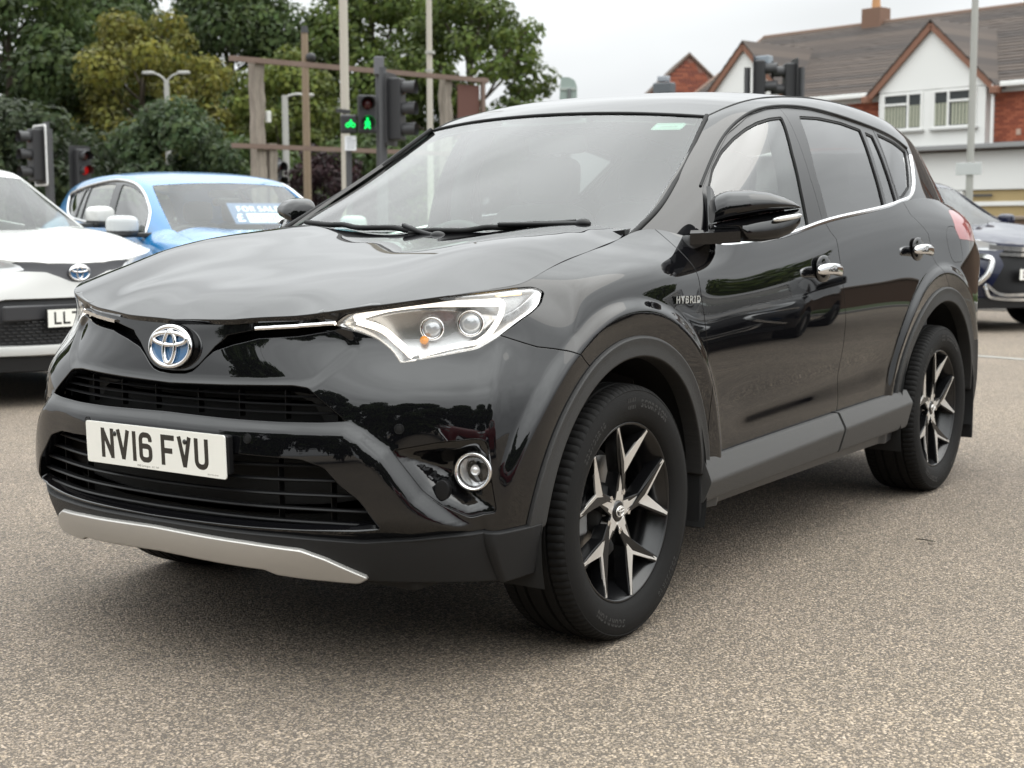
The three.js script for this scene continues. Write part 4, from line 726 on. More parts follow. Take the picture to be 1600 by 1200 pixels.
// painted bay line, kerb and grass verge at the back of the yard
{
  const n = 60, pos = [], idx = [], rnd = RNG(3); for (let i = 0; i <= n; i++) { const t = i / n, x = lerp(-3.2, 3.0, t), z = lerp(-8.35, -6.55, t); const w = .045 + .012 * rnd(); pos.push(x - .28 * w, .004, z + w, x + .28 * w, .004, z - w); }
  for (let i = 0; i < n; i++) idx.push(2 * i, 2 * i + 2, 2 * i + 1, 2 * i + 1, 2 * i + 2, 2 * i + 3);
  const g = new THREE.BufferGeometry(); g.setAttribute('position', new THREE.Float32BufferAttribute(pos, 3)); g.setIndex(idx); g.computeVertexNormals(); structure('bay_line', g, std(.24, .235, .215, .85));
  structure('kerb', box(60, .14, .15, -6, .06, -14.2, .02), std(.26, .25, .235, .9));
  structure('verge', box(60, .11, 5, -6, .05, -16.8, .02), std(.055, .075, .03, 1));
  structure('road', box(90, .02, 10.5, -6, -.004, -27.6, 0), std(.075, .073, .07, .9));
  const r2 = RNG(9), gp = [], gn = [], gc = []; for (let k = 0; k < 16000; k++) { const x = -8 + 14 * r2(), z = -14.3 - 2.2 * r2(), a = r2() * 6.28, h = .04 + .11 * r2(), w = .006, lx = .05 * (r2() - .5), lz = .05 * (r2() - .5), c = .6 + .8 * r2(); gp.push(x - w * Math.cos(a), .1, z - w * Math.sin(a), x + w * Math.cos(a), .1, z + w * Math.sin(a), x + lx, .1 + h, z + lz); for (let q = 0; q < 3; q++) { gn.push(Math.sin(a) * .5, .8, Math.cos(a) * .5); gc.push(.085 * c, .125 * c, .035 * c); } }
  const gg = new THREE.BufferGeometry(); gg.setAttribute('position', new THREE.Float32BufferAttribute(gp, 3)); gg.setAttribute('normal', new THREE.Float32BufferAttribute(gn, 3)); gg.setAttribute('color', new THREE.Float32BufferAttribute(gc, 3));
  const m = part('grass', gg, new THREE.MeshStandardMaterial({ vertexColors: true, roughness: .9, side: THREE.DoubleSide }), scene); m.userData = { kind: 'stuff', label: 'short grass on the verge behind the parked cars', category: 'grass' };
  const tw = thing('twig', 'small dark twig lying on the tarmac right of the front wheel', 'twig'); tw.position.set(1.18, .004, -.31); part('stem', tube([[-.035, .004, 0], [0, .008, .012], [.03, .005, .004]], .0022, 14, 6), std(.03, .025, .018, .8), tw); part('leaf', superE(.016, .0018, .008, 1, 1, 12, 8).translate(.026, .007, .014), std(.05, .042, .025, .8), tw);
}
// ---------------------------------------------------------------- trees
const barkM = std(.085, .068, .052, .95);
function leafGeo(clumps, per, leaf, rnd, tint) {
  const pos = [], nor = [], col = [];
  for (const [cx, cy, cz, r, sq] of clumps) {
    const tone = .72 + .56 * rnd(), n = Math.round(per * (r * r));
    for (let k = 0; k < n; k++) {
      let x, y, z, rr; do { x = 2 * rnd() - 1; y = 2 * rnd() - 1; z = 2 * rnd() - 1; rr = Math.hypot(x, y, z); } while (rr > 1 || rr < .05);
      const f = (.62 + .42 * rnd()) / rr, px = cx + x * f * r, py = cy + y * f * r * sq, pz = cz + z * f * r, s = leaf * (.6 + .8 * rnd());
      let nx = x / rr * .7 + (rnd() - .5) * 1.1, ny = y / rr * .7 + .35 + (rnd() - .5) * 1.1, nz = z / rr * .7 + (rnd() - .5) * 1.1; const nl = Math.hypot(nx, ny, nz) || 1; nx /= nl; ny /= nl; nz /= nl;
      const a2 = rnd() * 6.283; let tx = Math.cos(a2), ty = .4 * Math.sin(a2), tz = Math.sin(a2); const dt = tx * nx + ty * ny + tz * nz; tx -= dt * nx; ty -= dt * ny; tz -= dt * nz; const tl = Math.hypot(tx, ty, tz) || 1; tx /= tl; ty /= tl; tz /= tl;
      const bx = ny * tz - nz * ty, by = nz * tx - nx * tz, bz = nx * ty - ny * tx;
      const V = (a, b) => [px + s * (tx * a + bx * b), py + s * (ty * a + by * b), pz + s * (tz * a + bz * b)], A = V(0, -1), Bq = V(.62, 0), Cq = V(0, 1.05), D = V(-.62, 0); pos.push(...A, ...Bq, ...Cq, ...A, ...Cq, ...D);
      const c = tone * (.75 + .5 * rnd()), yel = rnd(); for (let q = 0; q < 6; q++) { nor.push(nx, ny, nz); col.push(tint[0] * c * (1 + .25 * yel), tint[1] * c, tint[2] * c * (1 - .25 * yel)); }
    }
  }
  const g = new THREE.BufferGeometry(); g.setAttribute('position', new THREE.Float32BufferAttribute(pos, 3)); g.setAttribute('normal', new THREE.Float32BufferAttribute(nor, 3)); g.setAttribute('color', new THREE.Float32BufferAttribute(col, 3)); return g;
}
const leafM = new THREE.MeshPhysicalMaterial({ vertexColors: true, roughness: .95, side: THREE.DoubleSide, specularIntensity: .4, transmission: .4, thickness: 0 });
function tree(name, label, x, z, h, cr, cb, tint, seed, o = {}) { // height, crown radius, crown base
  const rnd = RNG(seed), T = thing(name, label, o.cat || 'tree', o.group); T.position.set(x, 0, z);
  const cy = (h + cb) / 2, ry = (h - cb) / 2, clumps = [], limbs = [], n = o.n || 34, tr = o.trunk ?? h * .022;
  if (tr > 0) limbs.push(sweep([[0, -.1, 0], [.05, cb * .5, .03], [-.06, cb, 0], [.03, cy, .05], [.1, h * .86, 0]], [[], [], [], [], []].map((_, i) => { const r = tr * [1.35, 1, .85, .5, .12][i]; return Array.from({ length: 9 }, (_, k) => [r * Math.cos(k / 9 * 6.283), r * Math.sin(k / 9 * 6.283)]); }), [1, 0, 0]));
  for (let k = 0; k < n; k++) {
    const t = (k + .5) / n, yy = 1 - 2 * t, a = k * 2.39996 + rnd() * .8, q = Math.sqrt(Math.max(0, 1 - yy * yy)), f = (.55 + .45 * rnd()), bx = Math.cos(a) * q * cr * f, bz = Math.sin(a) * q * cr * f, by = cy + yy * ry * (.72 + .28 * rnd());
    const r = (o.clump || cr * .34) * (.62 + .65 * rnd()); clumps.push([bx, by, bz, r, o.sq || .72]);
    if (tr > 0 && k % 2 === 0) { const y0 = clamp(by - ry * .45, cb * .8, h * .8); limbs.push(tube([[0, y0, 0], [bx * .5, (y0 + by) / 2 - .1 * ry * rnd(), bz * .5], [bx, by, bz]], tr * .22, 8, 5)); }
  }
  if (limbs.length) part('trunk', limbs, barkM, T);
  part('crown', leafGeo(clumps, o.per || 260, o.leaf || .12, rnd, tint), leafM, T); return T;
}
const GR = 'trees beyond the road', dk = [.048, .083, .026], md = [.075, .118, .026], ol = [.128, .140, .028], lt = [.095, .132, .028];
tree('tree', 'tall dark green broadleaf tree at the left edge of the picture', -37.96, -25.52, 9.6, 3.6, 1.6, dk, 11, { group: GR, n: 46, leaf: .12, per: 437 });
tree('tree', 'tall dark broadleaf tree behind the yellowish tree', -41.46, -32.82, 10.4, 3.6, 2.5, dk, 12, { group: GR, n: 46, leaf: .12, per: 437 });
tree('tree', 'yellowish green rounded tree left of the twin-headed lamp post', -33.61, -27.29, 8.1, 2.65, 1.4, ol, 13, { group: GR, n: 54, leaf: .09, per: 560, clump: .82 });
tree('tree', 'tall dark tree rising above the blue car and the timber frame', -37.7, -35.4, 11.0, 3.4, 2.5, dk, 14, { group: GR, n: 54, leaf: .12, per: 399 });
tree('tree', 'mid green tree behind the left timber post', -29.8, -29.91, 7.0, 1.9, 0.8, lt, 15, { group: GR, n: 40, leaf: .10, per: 684, clump: .66 });
tree('tree', 'large spreading green tree behind the traffic lights', -33.31, -38.42, 10.8, 3.5, 1.5, md, 16, { group: GR, n: 58, leaf: .12, per: 361 });
tree('tree', 'tall green tree whose right side meets the open sky', -28.38, -38.16, 10.2, 2.8, 1.5, md, 17, { group: GR, n: 56, leaf: .11, per: 437, clump: .85 });
tree('tree', 'lower green tree directly above the black car roof', -29.43, -42.29, 5.6, 2.0, 0.4, md, 18, { group: GR, n: 36, leaf: .11, per: 494 });
tree('bush', 'broad dark green bush behind the roof of the blue car', -25.99, -21.61, 4.35, 1.75, 0.1, [.040, .070, .030], 19, { cat: 'bush', trunk: 0, n: 40, leaf: .08, per: 1064, clump: .62 });
tree('bush', 'dark green bush behind the left timber post foot', -25.93, -24.07, 3.4, 1.9, 0.1, dk, 20, { cat: 'bush', trunk: 0, n: 30, leaf: .09, per: 798, clump: .7 });
tree('bush', 'purple leaved bush between the wooden pole and the pale pole', -21.27, -22.42, 3.1, 1.0, 0.1, [.018, .008, .011], 21, { cat: 'bush', trunk: 0, n: 26, leaf: .07, per: 1140, clump: .42 });
tree('bush', 'shaded dark bush at the far left behind the white car', -31.02, -20.58, 4.6, 2.7, 0.1, [.026, .043, .018], 22, { cat: 'bush', trunk: 0, n: 40, leaf: .10, per: 627, clump: .95 });
tree('bush', 'low dark hedge bush behind the black car bonnet', -26.43, -31.01, 4.2, 2.2, 0.1, dk, 23, { cat: 'bush', trunk: 0, n: 34, leaf: .10, per: 646, clump: .85 });
tree('bush', 'dark bush under the tall trees between the white and blue cars', -34.23, -25.66, 4.0, 2.2, 0.1, dk, 25, { cat: 'bush', trunk: 0, n: 34, leaf: .10, per: 646, clump: .85 });
tree('tree', 'round green tree standing right of the parked cars outside the picture', 22, -38, 8.5, 4.2, 1.8, md, 24, { group: GR, n: 34, leaf: .2, per: 171 });
tree('tree', 'first broadleaf tree beyond the left edge of the picture, counted from the edge', -43.34, -24.25, 10.2, 3.6, .6, dk, 51, { group: GR, n: 42, leaf: .14, per: 300 });
tree('tree', 'second broadleaf tree beyond the left edge of the picture, counted from the edge', -47.03, -21.72, 9.4, 3.5, .6, md, 52, { group: GR, n: 42, leaf: .14, per: 300 });
tree('tree', 'third broadleaf tree beyond the left edge of the picture, counted from the edge', -48.75, -18.12, 9.8, 3.6, .6, dk, 53, { group: GR, n: 42, leaf: .14, per: 300 });
tree('tree', 'fourth broadleaf tree beyond the left edge of the picture, counted from the edge', -51.48, -15.02, 9.0, 3.6, .6, md, 54, { group: GR, n: 42, leaf: .14, per: 300 });
// what stands behind the camera and shows only in the paint
for (const [x, z, h, r, sd] of [[-7, 19, 8.5, 4.0, 41], [-1, 21, 10, 4.2, 42], [5.5, 20, 9, 4.0, 43], [12, 18.5, 9.5, 4.2, 44], [18, 14, 8.5, 4.0, 45]]) tree('tree', ['rounded tree outside the picture behind the camera, far left', 'taller tree outside the picture behind the camera', 'rounded tree outside the picture right behind the camera', 'dense tree outside the picture behind and right of the camera', 'dense tree outside the picture at the far right'][sd - 41], x, z, h, r, .3, dk, sd, { group: 'trees behind the camera', n: 36, leaf: .2, per: 247 });
// ---------------------------------------------------------------- poles, timber frame, signals
const galvM = std(.34, .335, .315, .6, { metalness: .2 }), concM = std(.40, .37, .32, .85), woodM = std(.22, .165, .115, .9, { bumpMap: grainTex, bumpScale: .004 }), oldWoodM = new THREE.MeshStandardMaterial({ roughness: .95, color: lin(1, .86, .72), map: noiseTex(256, (u, v) => .5 + .9 * fbm(u * 22, v * 2.2, 1.3, 4) + .5 * fbm(u * 5, v * 9, 7, 3), 0, .30, .66, [1, 1], true) }), rustM = std(.15, .105, .085, .9), sigM = std(.018, .018, .020, .5), postGreyM = std(.055, .056, .06, .6);
function pole(name, label, x, z, h, r0, r1, mat, o = {}) { const P = thing(name, label, o.cat || 'pole'); P.position.set(x, 0, z); part('shaft', new THREE.CylinderGeometry(r1, r0, h, 16).translate(0, h / 2, 0), mat, P); part('base', new THREE.CylinderGeometry(r0 * 1.35, r0 * 1.45, .9, 16).translate(0, .45, 0), mat, P); return P; }
{
  const a = pole('street_pole', 'tall pale concrete pole behind the green pedestrian signal', -14.34, -15.05, 9.5, .085, .066, concM); part('bracket', box(.10, .06, .3, .05, 3.15, .1), sigM, a); part('clamp', cyl(.08, .08, .05, 0, 3.1, 0), galvM, a);
  const b = pole('utility_pole', 'wooden pole with a dark cap beside the timber frame', -17.64, -17.63, 5.1, .085, .07, woodM); part('cap', cyl(.08, .06, .14, 0, 5.12, 0), sigM, b); part('lantern', superE(.10, .09, .09, .8, .8, 16, 12).translate(.16, 4.55, 0), sigM, b);
  const c = pole('street_pole', 'slim pale pole above the end of the timber frame', -17.37, -21.46, 10.5, .075, .055, concM); part('clamp', box(.16, .07, .16, .02, 5.0, 0), galvM, c); part('clamp', box(.14, .05, .14, 0, 4.6, 0), galvM, c);
  const d = pole('lamp_post', 'short grey lamp post with one small arm left of the wooden pole', -23.55, -23.28, 4.5, .10, .08, galvM, { cat: 'lamp post' }); part('arm', tube([[0, 4.45, 0], [.22, 4.52, -.14], [.45, 4.52, -.3]], .035, 12, 6), galvM, d); part('lantern', superE(.17, .05, .08, .6, .6, 18, 10).rotateY(.55).translate(.5, 4.5, -.33), galvM, d);
  const e = pole('lamp_post', 'grey lamp post with twin heads before the yellowish tree', -29.13, -24.3, 5.3, .095, .075, galvM, { cat: 'lamp post' });
  for (const s of [1, -1]) { part('arm', tube([[0, 5.25, 0], [s * .15, 5.42, -s * .1], [s * .34, 5.50, -s * .23]], .03, 10, 6), galvM, e); part('lantern', superE(.19, .055, .09, .6, .6, 18, 10).rotateY(.55).translate(s * .42, 5.5, -s * .28), galvM, e); }
  const f = pole('street_pole', 'slim grey pole carrying a small plate before the white shop front', -4.485, -19.385, 8.2, .062, .048, galvM); part('sign_plate', box(.42, .20, .02, 0, 2.02, .075, .006), std(.45, .46, .46, .5), f); part('sign_plate', box(.30, .12, .02, .08, 5.1, .07, .006), std(.05, .22, .12, .5), f); part('clamp', cyl(.075, .075, .05, 0, 2.02, 0), galvM, f);
  // timber hoarding frame
  const F = thing('timber_frame', 'weathered timber hoarding frame with two rails and a rusty panel', 'frame'), A = [-17.0, -15.2], Bq = [-15.73, -21.0], L = Math.hypot(Bq[0] - A[0], Bq[1] - A[1]), ang = Math.atan2(-(Bq[1] - A[1]), Bq[0] - A[0]); F.position.set(A[0], 0, A[1]); F.rotation.y = ang;
  const rough = (g, k, sd) => { const P = g.attributes.position; for (let i = 0; i < P.count; i++) { const x = P.getX(i), y = P.getY(i), z = P.getZ(i), nn = noise3.noise(x * 3 + sd, y * 2.2, z * 3) + .6 * noise3.noise(x * 14, y * 9 + sd, z * 14); P.setXYZ(i, x + k * nn, y, z + k * nn); } g.computeVertexNormals(); return g; };
  part('post', rough(new THREE.BoxGeometry(.21, 4.3, .21, 3, 60, 3).translate(.30, 2.15, 0), .02, 1), oldWoodM, F); part('post', rough(new THREE.BoxGeometry(.16, 2.7, .16, 3, 40, 3).translate(.55, 1.35, .05), .02, 2), oldWoodM, F);
  part('post', rough(new THREE.BoxGeometry(.20, 4.3, .20, 3, 60, 3).translate(5.05, 2.15, 0), .025, 3), oldWoodM, F);
  part('rail', rough(new THREE.BoxGeometry(L + .55, .10, .08, 60, 2, 2).translate(L / 2 - .1, 4.24, .15), .012, 4), rustM, F); part('rail', rough(new THREE.BoxGeometry(L + .35, .09, .08, 60, 2, 2).translate(L / 2 - .2, 2.63, .15), .012, 5), rustM, F);
  part('rail', box(.09, 1.5, .08, L + .05, 3.55, .15, .01), rustM, F); part('rusty_panel', box(.62, 1.35, .03, L - .33, 3.45, .10, .004), std(.10, .045, .035, .9), F); part('cable_box', box(.10, .22, .08, .48, 3.2, .1, .02).rotateZ(-.0), std(.5, .5, .48, .6), F);
}
// traffic signals
function lens(r, mat, P, x, y, z) { const g = new THREE.SphereGeometry(r, 20, 10, 0, PI * 2, 0, PI / 2.6).rotateX(PI / 2).translate(x, y, z - r * .55); return part('lens', g, mat, P); }
const offLens = [std(.06, .012, .012, .25), std(.07, .04, .008, .25), std(.008, .04, .03, .25)];
function signal(name, label, x, y, z, turn, o = {}) { // three-aspect head, y at its middle
  const P = thing(name, label, 'traffic light'); P.position.set(x, 0, z); P.rotation.y = turn; const n = o.n || 3, h = n * .31;
  part('backing_board', extr(rounded([[-.26, y - h / 2 - .08], [.26, y - h / 2 - .08], [.26, y + h / 2 + .08], [-.26, y + h / 2 + .08]], .05), .015, .003).translate(0, 0, -.1), o.white ? std(.7, .7, .7, .5) : sigM, P);
  if (o.white) part('board_face', extr(rounded([[-.225, y - h / 2 - .05], [.225, y - h / 2 - .05], [.225, y + h / 2 + .05], [-.225, y + h / 2 + .05]], .04), .006, .001).translate(0, 0, -.083), sigM, P);
  part('housing', box(.30, h, .20, 0, y, 0, .03), sigM, P);
  for (let k = 0; k < n; k++) { const yy = y + h / 2 - .155 - k * .31; const v = new THREE.CylinderGeometry(.115, .105, .22, 24, 1, true, 0, PI * 1.45); v.rotateY(-PI * .725 + PI); v.rotateX(PI / 2); v.translate(0, yy, .2); part('visor', v, std(.02, .02, .022, .5, { side: THREE.DoubleSide }), P); lens(.10, o.lit === k ? o.litM : offLens[k % 3], P, 0, yy, .13); }
  if (o.post !== false) part('post', cyl(.057, .057, o.postH || y + .6, o.px || 0, (o.postH || y + .6) / 2, -.22, 14), o.postM || postGreyM, P); return P;
}
const greenM = new THREE.MeshStandardMaterial({ color: 0x0a3a20, emissive: 0x14ff70, emissiveIntensity: 1.6 }), redLitM = new THREE.MeshStandardMaterial({ color: 0x300606, emissive: 0xff1a1a, emissiveIntensity: .3 });
const toCam = (x, z) => Math.atan2(2.82 - x, 4.71 - z);
{ // pedestrian and cycle heads with the green figures lit
  const P = thing('pedestrian_signal', 'black pedestrian signal showing a green walking figure', 'traffic light'), x = -12.72, z = -13.73; P.position.set(x, 0, z); P.rotation.y = toCam(x, z) + .1;
  part('housing', box(.30, .62, .18, 0, 2.95, 0, .03), sigM, P); for (const yy of [3.11, 2.80]) { const v = new THREE.CylinderGeometry(.118, .105, .20, 24, 1, true, 0, PI * 1.45); v.rotateY(-PI * .725 + PI); v.rotateX(PI / 2); v.translate(0, yy, .18); part('visor', v, std(.03, .03, .03, .5, { side: THREE.DoubleSide }), P); }
  lens(.10, offLens[0], P, 0, 3.11, .115);
  part('walking_figure', join([new THREE.SphereGeometry(.022, 12, 8).translate(0, 2.87, .10), extr(rounded([[-.035, 2.84], [.035, 2.84], [.05, 2.77], [.03, 2.765], [.055, 2.71], [.025, 2.71], [0, 2.75], [-.03, 2.71], [-.06, 2.71], [-.03, 2.78], [-.05, 2.79]], .006), .012, .002).translate(0, 0, .09)]), greenM, P);
  part('post', cyl(.057, .057, 3.9, .22, 1.95, -.15, 14), postGreyM, P); part('post_cap', box(.16, .30, .14, .22, 3.75, -.1, .02), std(.10, .10, .11, .6), P);
  const Q = thing('cycle_signal', 'small black signal with a green cycle symbol above a white notice', 'traffic light'), x2 = -12.95, z2 = -13.57; Q.position.set(x2, 0, z2); Q.rotation.y = toCam(x2, z2) + .1;
  part('housing', box(.27, .30, .15, -.02, 2.79, 0, .03), sigM, Q); part('cycle_symbol', join([new THREE.TorusGeometry(.03, .010, 8, 20).translate(-.045, 2.77, .085), new THREE.TorusGeometry(.03, .010, 8, 20).translate(.04, 2.77, .085), box(.09, .035, .012, 0, 2.80, .085), new THREE.SphereGeometry(.02, 10, 8).translate(.005, 2.84, .085)]), greenM, Q);
  part('notice', box(.19, .24, .012, 0, 2.48, .02, .003), new THREE.MeshStandardMaterial({ map: canvasTex(128, 160, (c, w, h) => { c.fillStyle = '#d8dade'; c.fillRect(0, 0, w, h); c.fillStyle = '#7d8288'; for (let k = 0; k < 5; k++) c.fillRect(20, 24 + k * 26, 60 + (k * 37) % 40, 9); }), roughness: .6 }), Q); part('post', cyl(.05, .05, 2.6, -.02, 1.3, -.12, 12), postGreyM, Q);
}
signal('traffic_light', 'three-aspect traffic light seen from its side left of the windscreen', -11.05, 2.87, -12.45, toCam(-11, -12.5) + 1.25, { postH: 3.5 });
signal('traffic_light', 'traffic light with a white edged board behind the white car roof', -18.93, 2.4, -11.9, toCam(-18.9, -11.9) - 1.15, { white: true, postH: 3.0 });
pole('signal_post', 'dark grey signal post beside the white edged traffic light', -19.15, -12.36, 2.9, .075, .075, postGreyM);
signal('traffic_light', 'small distant traffic light showing red above the blue car tail', -23.11, 2.35, -16.31, toCam(-23.11, -16.31) + .5, { lit: 1, litM: redLitM, postH: 2.4 });
signal('traffic_light', 'low dark signal behind the foot of the left timber post', -18.9, 2.05, -17.98, toCam(-18.9, -17.98) + .7, { postH: 2.2 });
signal('traffic_light', 'black signal head above the black car roof facing left', -8.23, 3.55, -19.24, toCam(-8.2, -19.2) + 1.5, { postH: 3.9 });
signal('traffic_light', 'black signal head above the black car roof facing right', -7.80, 3.50, -19.55, toCam(-7.8, -19.5) - 1.35, { postH: 3.9 });
{ const s = thing('signal_sensor', 'grey detector box on top of the signals above the car roof', 'sensor'); s.position.set(-8.05, 0, -19.38); part('box', box(.26, .16, .2, 0, 4.03, 0, .02).rotateZ(.04), std(.22, .25, .28, .5), s); part('stem', cyl(.02, .02, .3, 0, 3.85, 0, 10), sigM, s); }
{ const s = thing('road_sign', 'back of a grey green road sign standing in front of the sky', 'road sign'); s.position.set(-13.19, 0, -20.69); s.rotation.y = toCam(-13.19, -20.69); const P = rounded([[-.20, 3.2], [.19, 3.2], [.19, 3.95], [.14, 4.08], [.02, 4.14], [-.14, 4.14], [-.16, 3.9]], .03); part('panel', extr(P, .02, .003), std(.24, .29, .27, .55), s); part('channel', box(.34, .06, .03, 0, 3.9, .03, .005), std(.30, .33, .31, .5), s); part('post', cyl(.04, .04, 3.9, .03, 1.95, .05, 12), std(.12, .13, .13, .6), s); }
{ const s = thing('signal_cluster', 'small dark camera cluster peeping over the roof before the brick gable', 'camera'); s.position.set(-14.46, 0, -27.09); part('post', cyl(.05, .05, 4.6, 0, 2.3, 0, 10), sigM, s); part('head', box(.5, .28, .3, .05, 4.45, 0, .04), std(.08, .09, .10, .5), s); part('camera', box(.3, .14, .16, -.2, 4.68, 0, .03).rotateZ(-.05), std(.25, .27, .3, .5), s); }
// ---------------------------------------------------------------- the white rendered terrace with shop front
{
  const B = thing('terrace_building', 'long white rendered terrace with brown tiled roof and two front gables', 'building');
  // local frame: x along the front to the right, y up, z towards the yard; origin at the front's left corner
  B.position.set(-19.6, 0, -38.29); B.rotation.y = -Math.atan2(.254, .967);
  const white = std(.70, .70, .68, .85), whiteTrim = std(.72, .72, .70, .6), grey = std(.24, .24, .24, .7), glassD = std(.03, .035, .035, .05, { specularIntensity: .8 }), blindM = std(.34, .35, .27, .8), shutM = std(.36, .27, .13, .7), barge = std(.20, .095, .06, .7), mortar = std(.24, .13, .10, .95);
  const L = 25, eave = 4.86, ridge = 7.55, dep = 9;
  part('rear_wall', box(L, eave, .3, L / 2, eave / 2, -dep, 0), white, B);
  part('side_wall', box(.3, eave, dep, .15, eave / 2, -dep / 2, 0), white, B); part('side_wall', box(.3, eave, dep, L - .15, eave / 2, -dep / 2, 0), white, B);
  part('upper_wall', box(L, 1.75, .3, L / 2, 3.98, -.15, 0), mortar, B, 'brick upper wall');
  part('lower_wall', box(L, 3.1, .3, L / 2, 1.55, -.14, 0), white, B, 'white painted ground floor wall');
  // bricks on the parts of the upper wall in view
  const brickG = [0, 1, 2].map(k => box(.205, .058, .03, 0, 0, 0, .004)), brickMs = [std(.30, .085, .045, .9), std(.36, .11, .06, .9), std(.25, .07, .04, .9)], rb = RNG(31);
  const rowsB = (x0, x1, y0, y1) => { const list = []; let r = 0; for (let y = y0; y < y1 - .05; y += .072, r++) for (let x = x0 + (r % 2 ? .11 : 0); x < x1 - .1; x += .219) list.push([x + .103, y + .03]); return list; };
  const merged = [[], [], []]; for (const [x0, x1] of [[3.9, 7.75], [11.18, 17.4]]) for (const [x, y] of rowsB(x0, x1, 3.32, 4.80)) { const g = new THREE.BoxGeometry(.207, .060, .02); g.translate(x, y, .01); merged[Math.floor(rb() * 3)].push(g); }
  merged.forEach((m, k) => { const q = part('brickwork', m, brickMs[k], B); q.userData.kind = 'stuff'; });
  // main roof as courses of tiles
  const tileM = [std(.060, .047, .040, .9), std(.075, .058, .048, .9), std(.047, .038, .034, .9)];
  const slope = Math.hypot(ridge - eave + .1, dep / 2 + .3), courses = 26, rt = RNG(8);
  const roofAng = Math.atan2(ridge - eave + .1, dep / 2 + .3);
  for (let k = 0; k < courses; k++) { // each course a stepped strip, hipped at the left end
    const t = k / courses, y = eave - .05 + (ridge - eave + .1) * t, z = .3 - (dep / 2 + .3) * t, xl = -.3 - .2 * t, g = new THREE.BoxGeometry(L + .6 - (xl + .3), .07, slope / courses + .06, 90, 1, 1); const P = g.attributes.position; for (let i = 0; i < P.count; i++) if (P.getY(i) > 0) P.setY(i, P.getY(i) + .012 * noise3.noise(P.getX(i) * 3, k, 4)); g.computeVertexNormals(); g.rotateX(roofAng - .10); g.translate((L + .6 + xl + .3) / 2 - .3, y + .05, z - slope / courses / 2 * Math.cos(roofAng)); part('tile_course', g, tileM[Math.floor(rt() * 3)], B);
  }
  { const g = new THREE.BufferGeometry(); const v = [[-.3, eave - .05, .3], [-.5, ridge, -dep / 2], [-.3, eave - .05, -dep - .3], [L + .3, eave - .05, -dep - .3], [L + .3, ridge, -dep / 2]]; g.setAttribute('position', new THREE.Float32BufferAttribute([...v[0], ...v[1], ...v[2], ...v[2], ...v[1], ...v[4], ...v[2], ...v[4], ...v[3]], 3)); g.computeVertexNormals(); part('rear_roof', g, tileM[0], B); }
  part('ridge_tiles', tube([[-.5, ridge + .05, -dep / 2], [L / 2, ridge + .05, -dep / 2], [L + .3, ridge + .05, -dep / 2]], .10, 60, 8), std(.15, .10, .075, .85), B); part('hip_tiles', tube([[-.32, eave, .3], [-.42, eave + 1.35, -2.1], [-.52, ridge + .05, -dep / 2]], .07, 20, 8), std(.15, .10, .075, .85), B);
  part('chimney', box(.72, .95, .6, 4.15, 7.62, -dep / 2, .02), std(.17, .10, .07, .9), B); const ch = part('chimney_pot', cyl(.15, .12, .4, 4.15, 8.28, -dep / 2, 14), std(.42, .22, .10, .8), B);
  part('gutter', box(7.5, .14, .14, 3.6, eave - .04, .36, .03), whiteTrim, B); part('gutter', box(13.4, .14, .14, 18.3, eave - .04, .36, .03), whiteTrim, B); part('fascia', box(L, .2, .05, L / 2, eave - .12, .05, .005), whiteTrim, B);
  // front gables
  const gable = (xc, w, apex, base, vis) => {
    const G0 = part('gable_wall', extr([[xc - w / 2, 3.15], [xc + w / 2, 3.15], [xc + w / 2, base], [xc, apex], [xc - w / 2, base]], .34, 0).translate(0, 0, .0), white, B, 'white rendered gable wall');
    const sl = (apex - base) / (w / 2); const edge = (x) => apex - Math.abs(x - xc) * sl;
    for (const s of [-1, 1]) { const P0 = [xc, apex + .06, 0], P1 = [xc + s * (w / 2 + .42), apex + .06 - (w / 2 + .42) * sl, 0]; part('barge_board', sweep([[P0[0], P0[1], .42], [P1[0], P1[1], .42]], [[-.04, -.10], [.04, -.10], [.04, .08], [-.04, .08]], [0, 1, 0]), barge, B);
      const a = Math.atan2(P1[1] - P0[1], P1[0] - P0[0]), len = Math.hypot(P1[0] - P0[0], P1[1] - P0[1]); for (let k = 0; k < 9; k++) { const g = new THREE.BoxGeometry(len / 9 + .03, .04, 4.2); g.rotateZ(a + (s > 0 ? -.05 : .05)); const t = (k + .5) / 9; g.translate(lerp(P0[0], P1[0], t), lerp(P0[1], P1[1], t) + .12, -1.62); part('gable_tile_course', g, tileM[k % 3], B); } }
    part('eave_end', box(.22, .2, .3, xc + w / 2 + .35, base - .28, .45, .03), barge, B); part('eave_end', box(.22, .2, .3, xc - w / 2 - .35, base - .28, .45, .03), barge, B);
  };
  gable(9.45, 3.42, 6.55, 4.95); gable(2.7, 3.3, 6.62, 4.95);
  gable(21.6, 3.4, 6.55, 4.95);
  const win = (xc, yc, w, h, flip, z = .34) => {
    const W = part('window', extr([[xc - w / 2, yc - h / 2], [xc + w / 2, yc - h / 2], [xc + w / 2, yc + h / 2], [xc - w / 2, yc + h / 2]], .06, .004, [[[xc - w / 2 + .06, yc - h / 2 + .06], [xc - w / 2 + .06, yc + h / 2 - .06], [xc + w / 2 - .06, yc + h / 2 - .06], [xc + w / 2 - .06, yc - h / 2 + .06]]]).translate(0, 0, z - .01), whiteTrim, B);
    part('pane', box(w - .1, h - .1, .01, xc, yc, z + .002, 0), glassD, W); const mx = xc + (flip ? -.14 : .14) * w; part('mullion', box(.06, h - .1, .05, mx, yc, z + .03, .004), whiteTrim, W); const tw = flip ? xc + w / 2 - mx : mx - (xc - w / 2), tc = flip ? (mx + xc + w / 2) / 2 : (mx + xc - w / 2) / 2; part('transom', box(tw - .08, .06, .05, tc, yc + h * .2, z + .03, .004), whiteTrim, W);
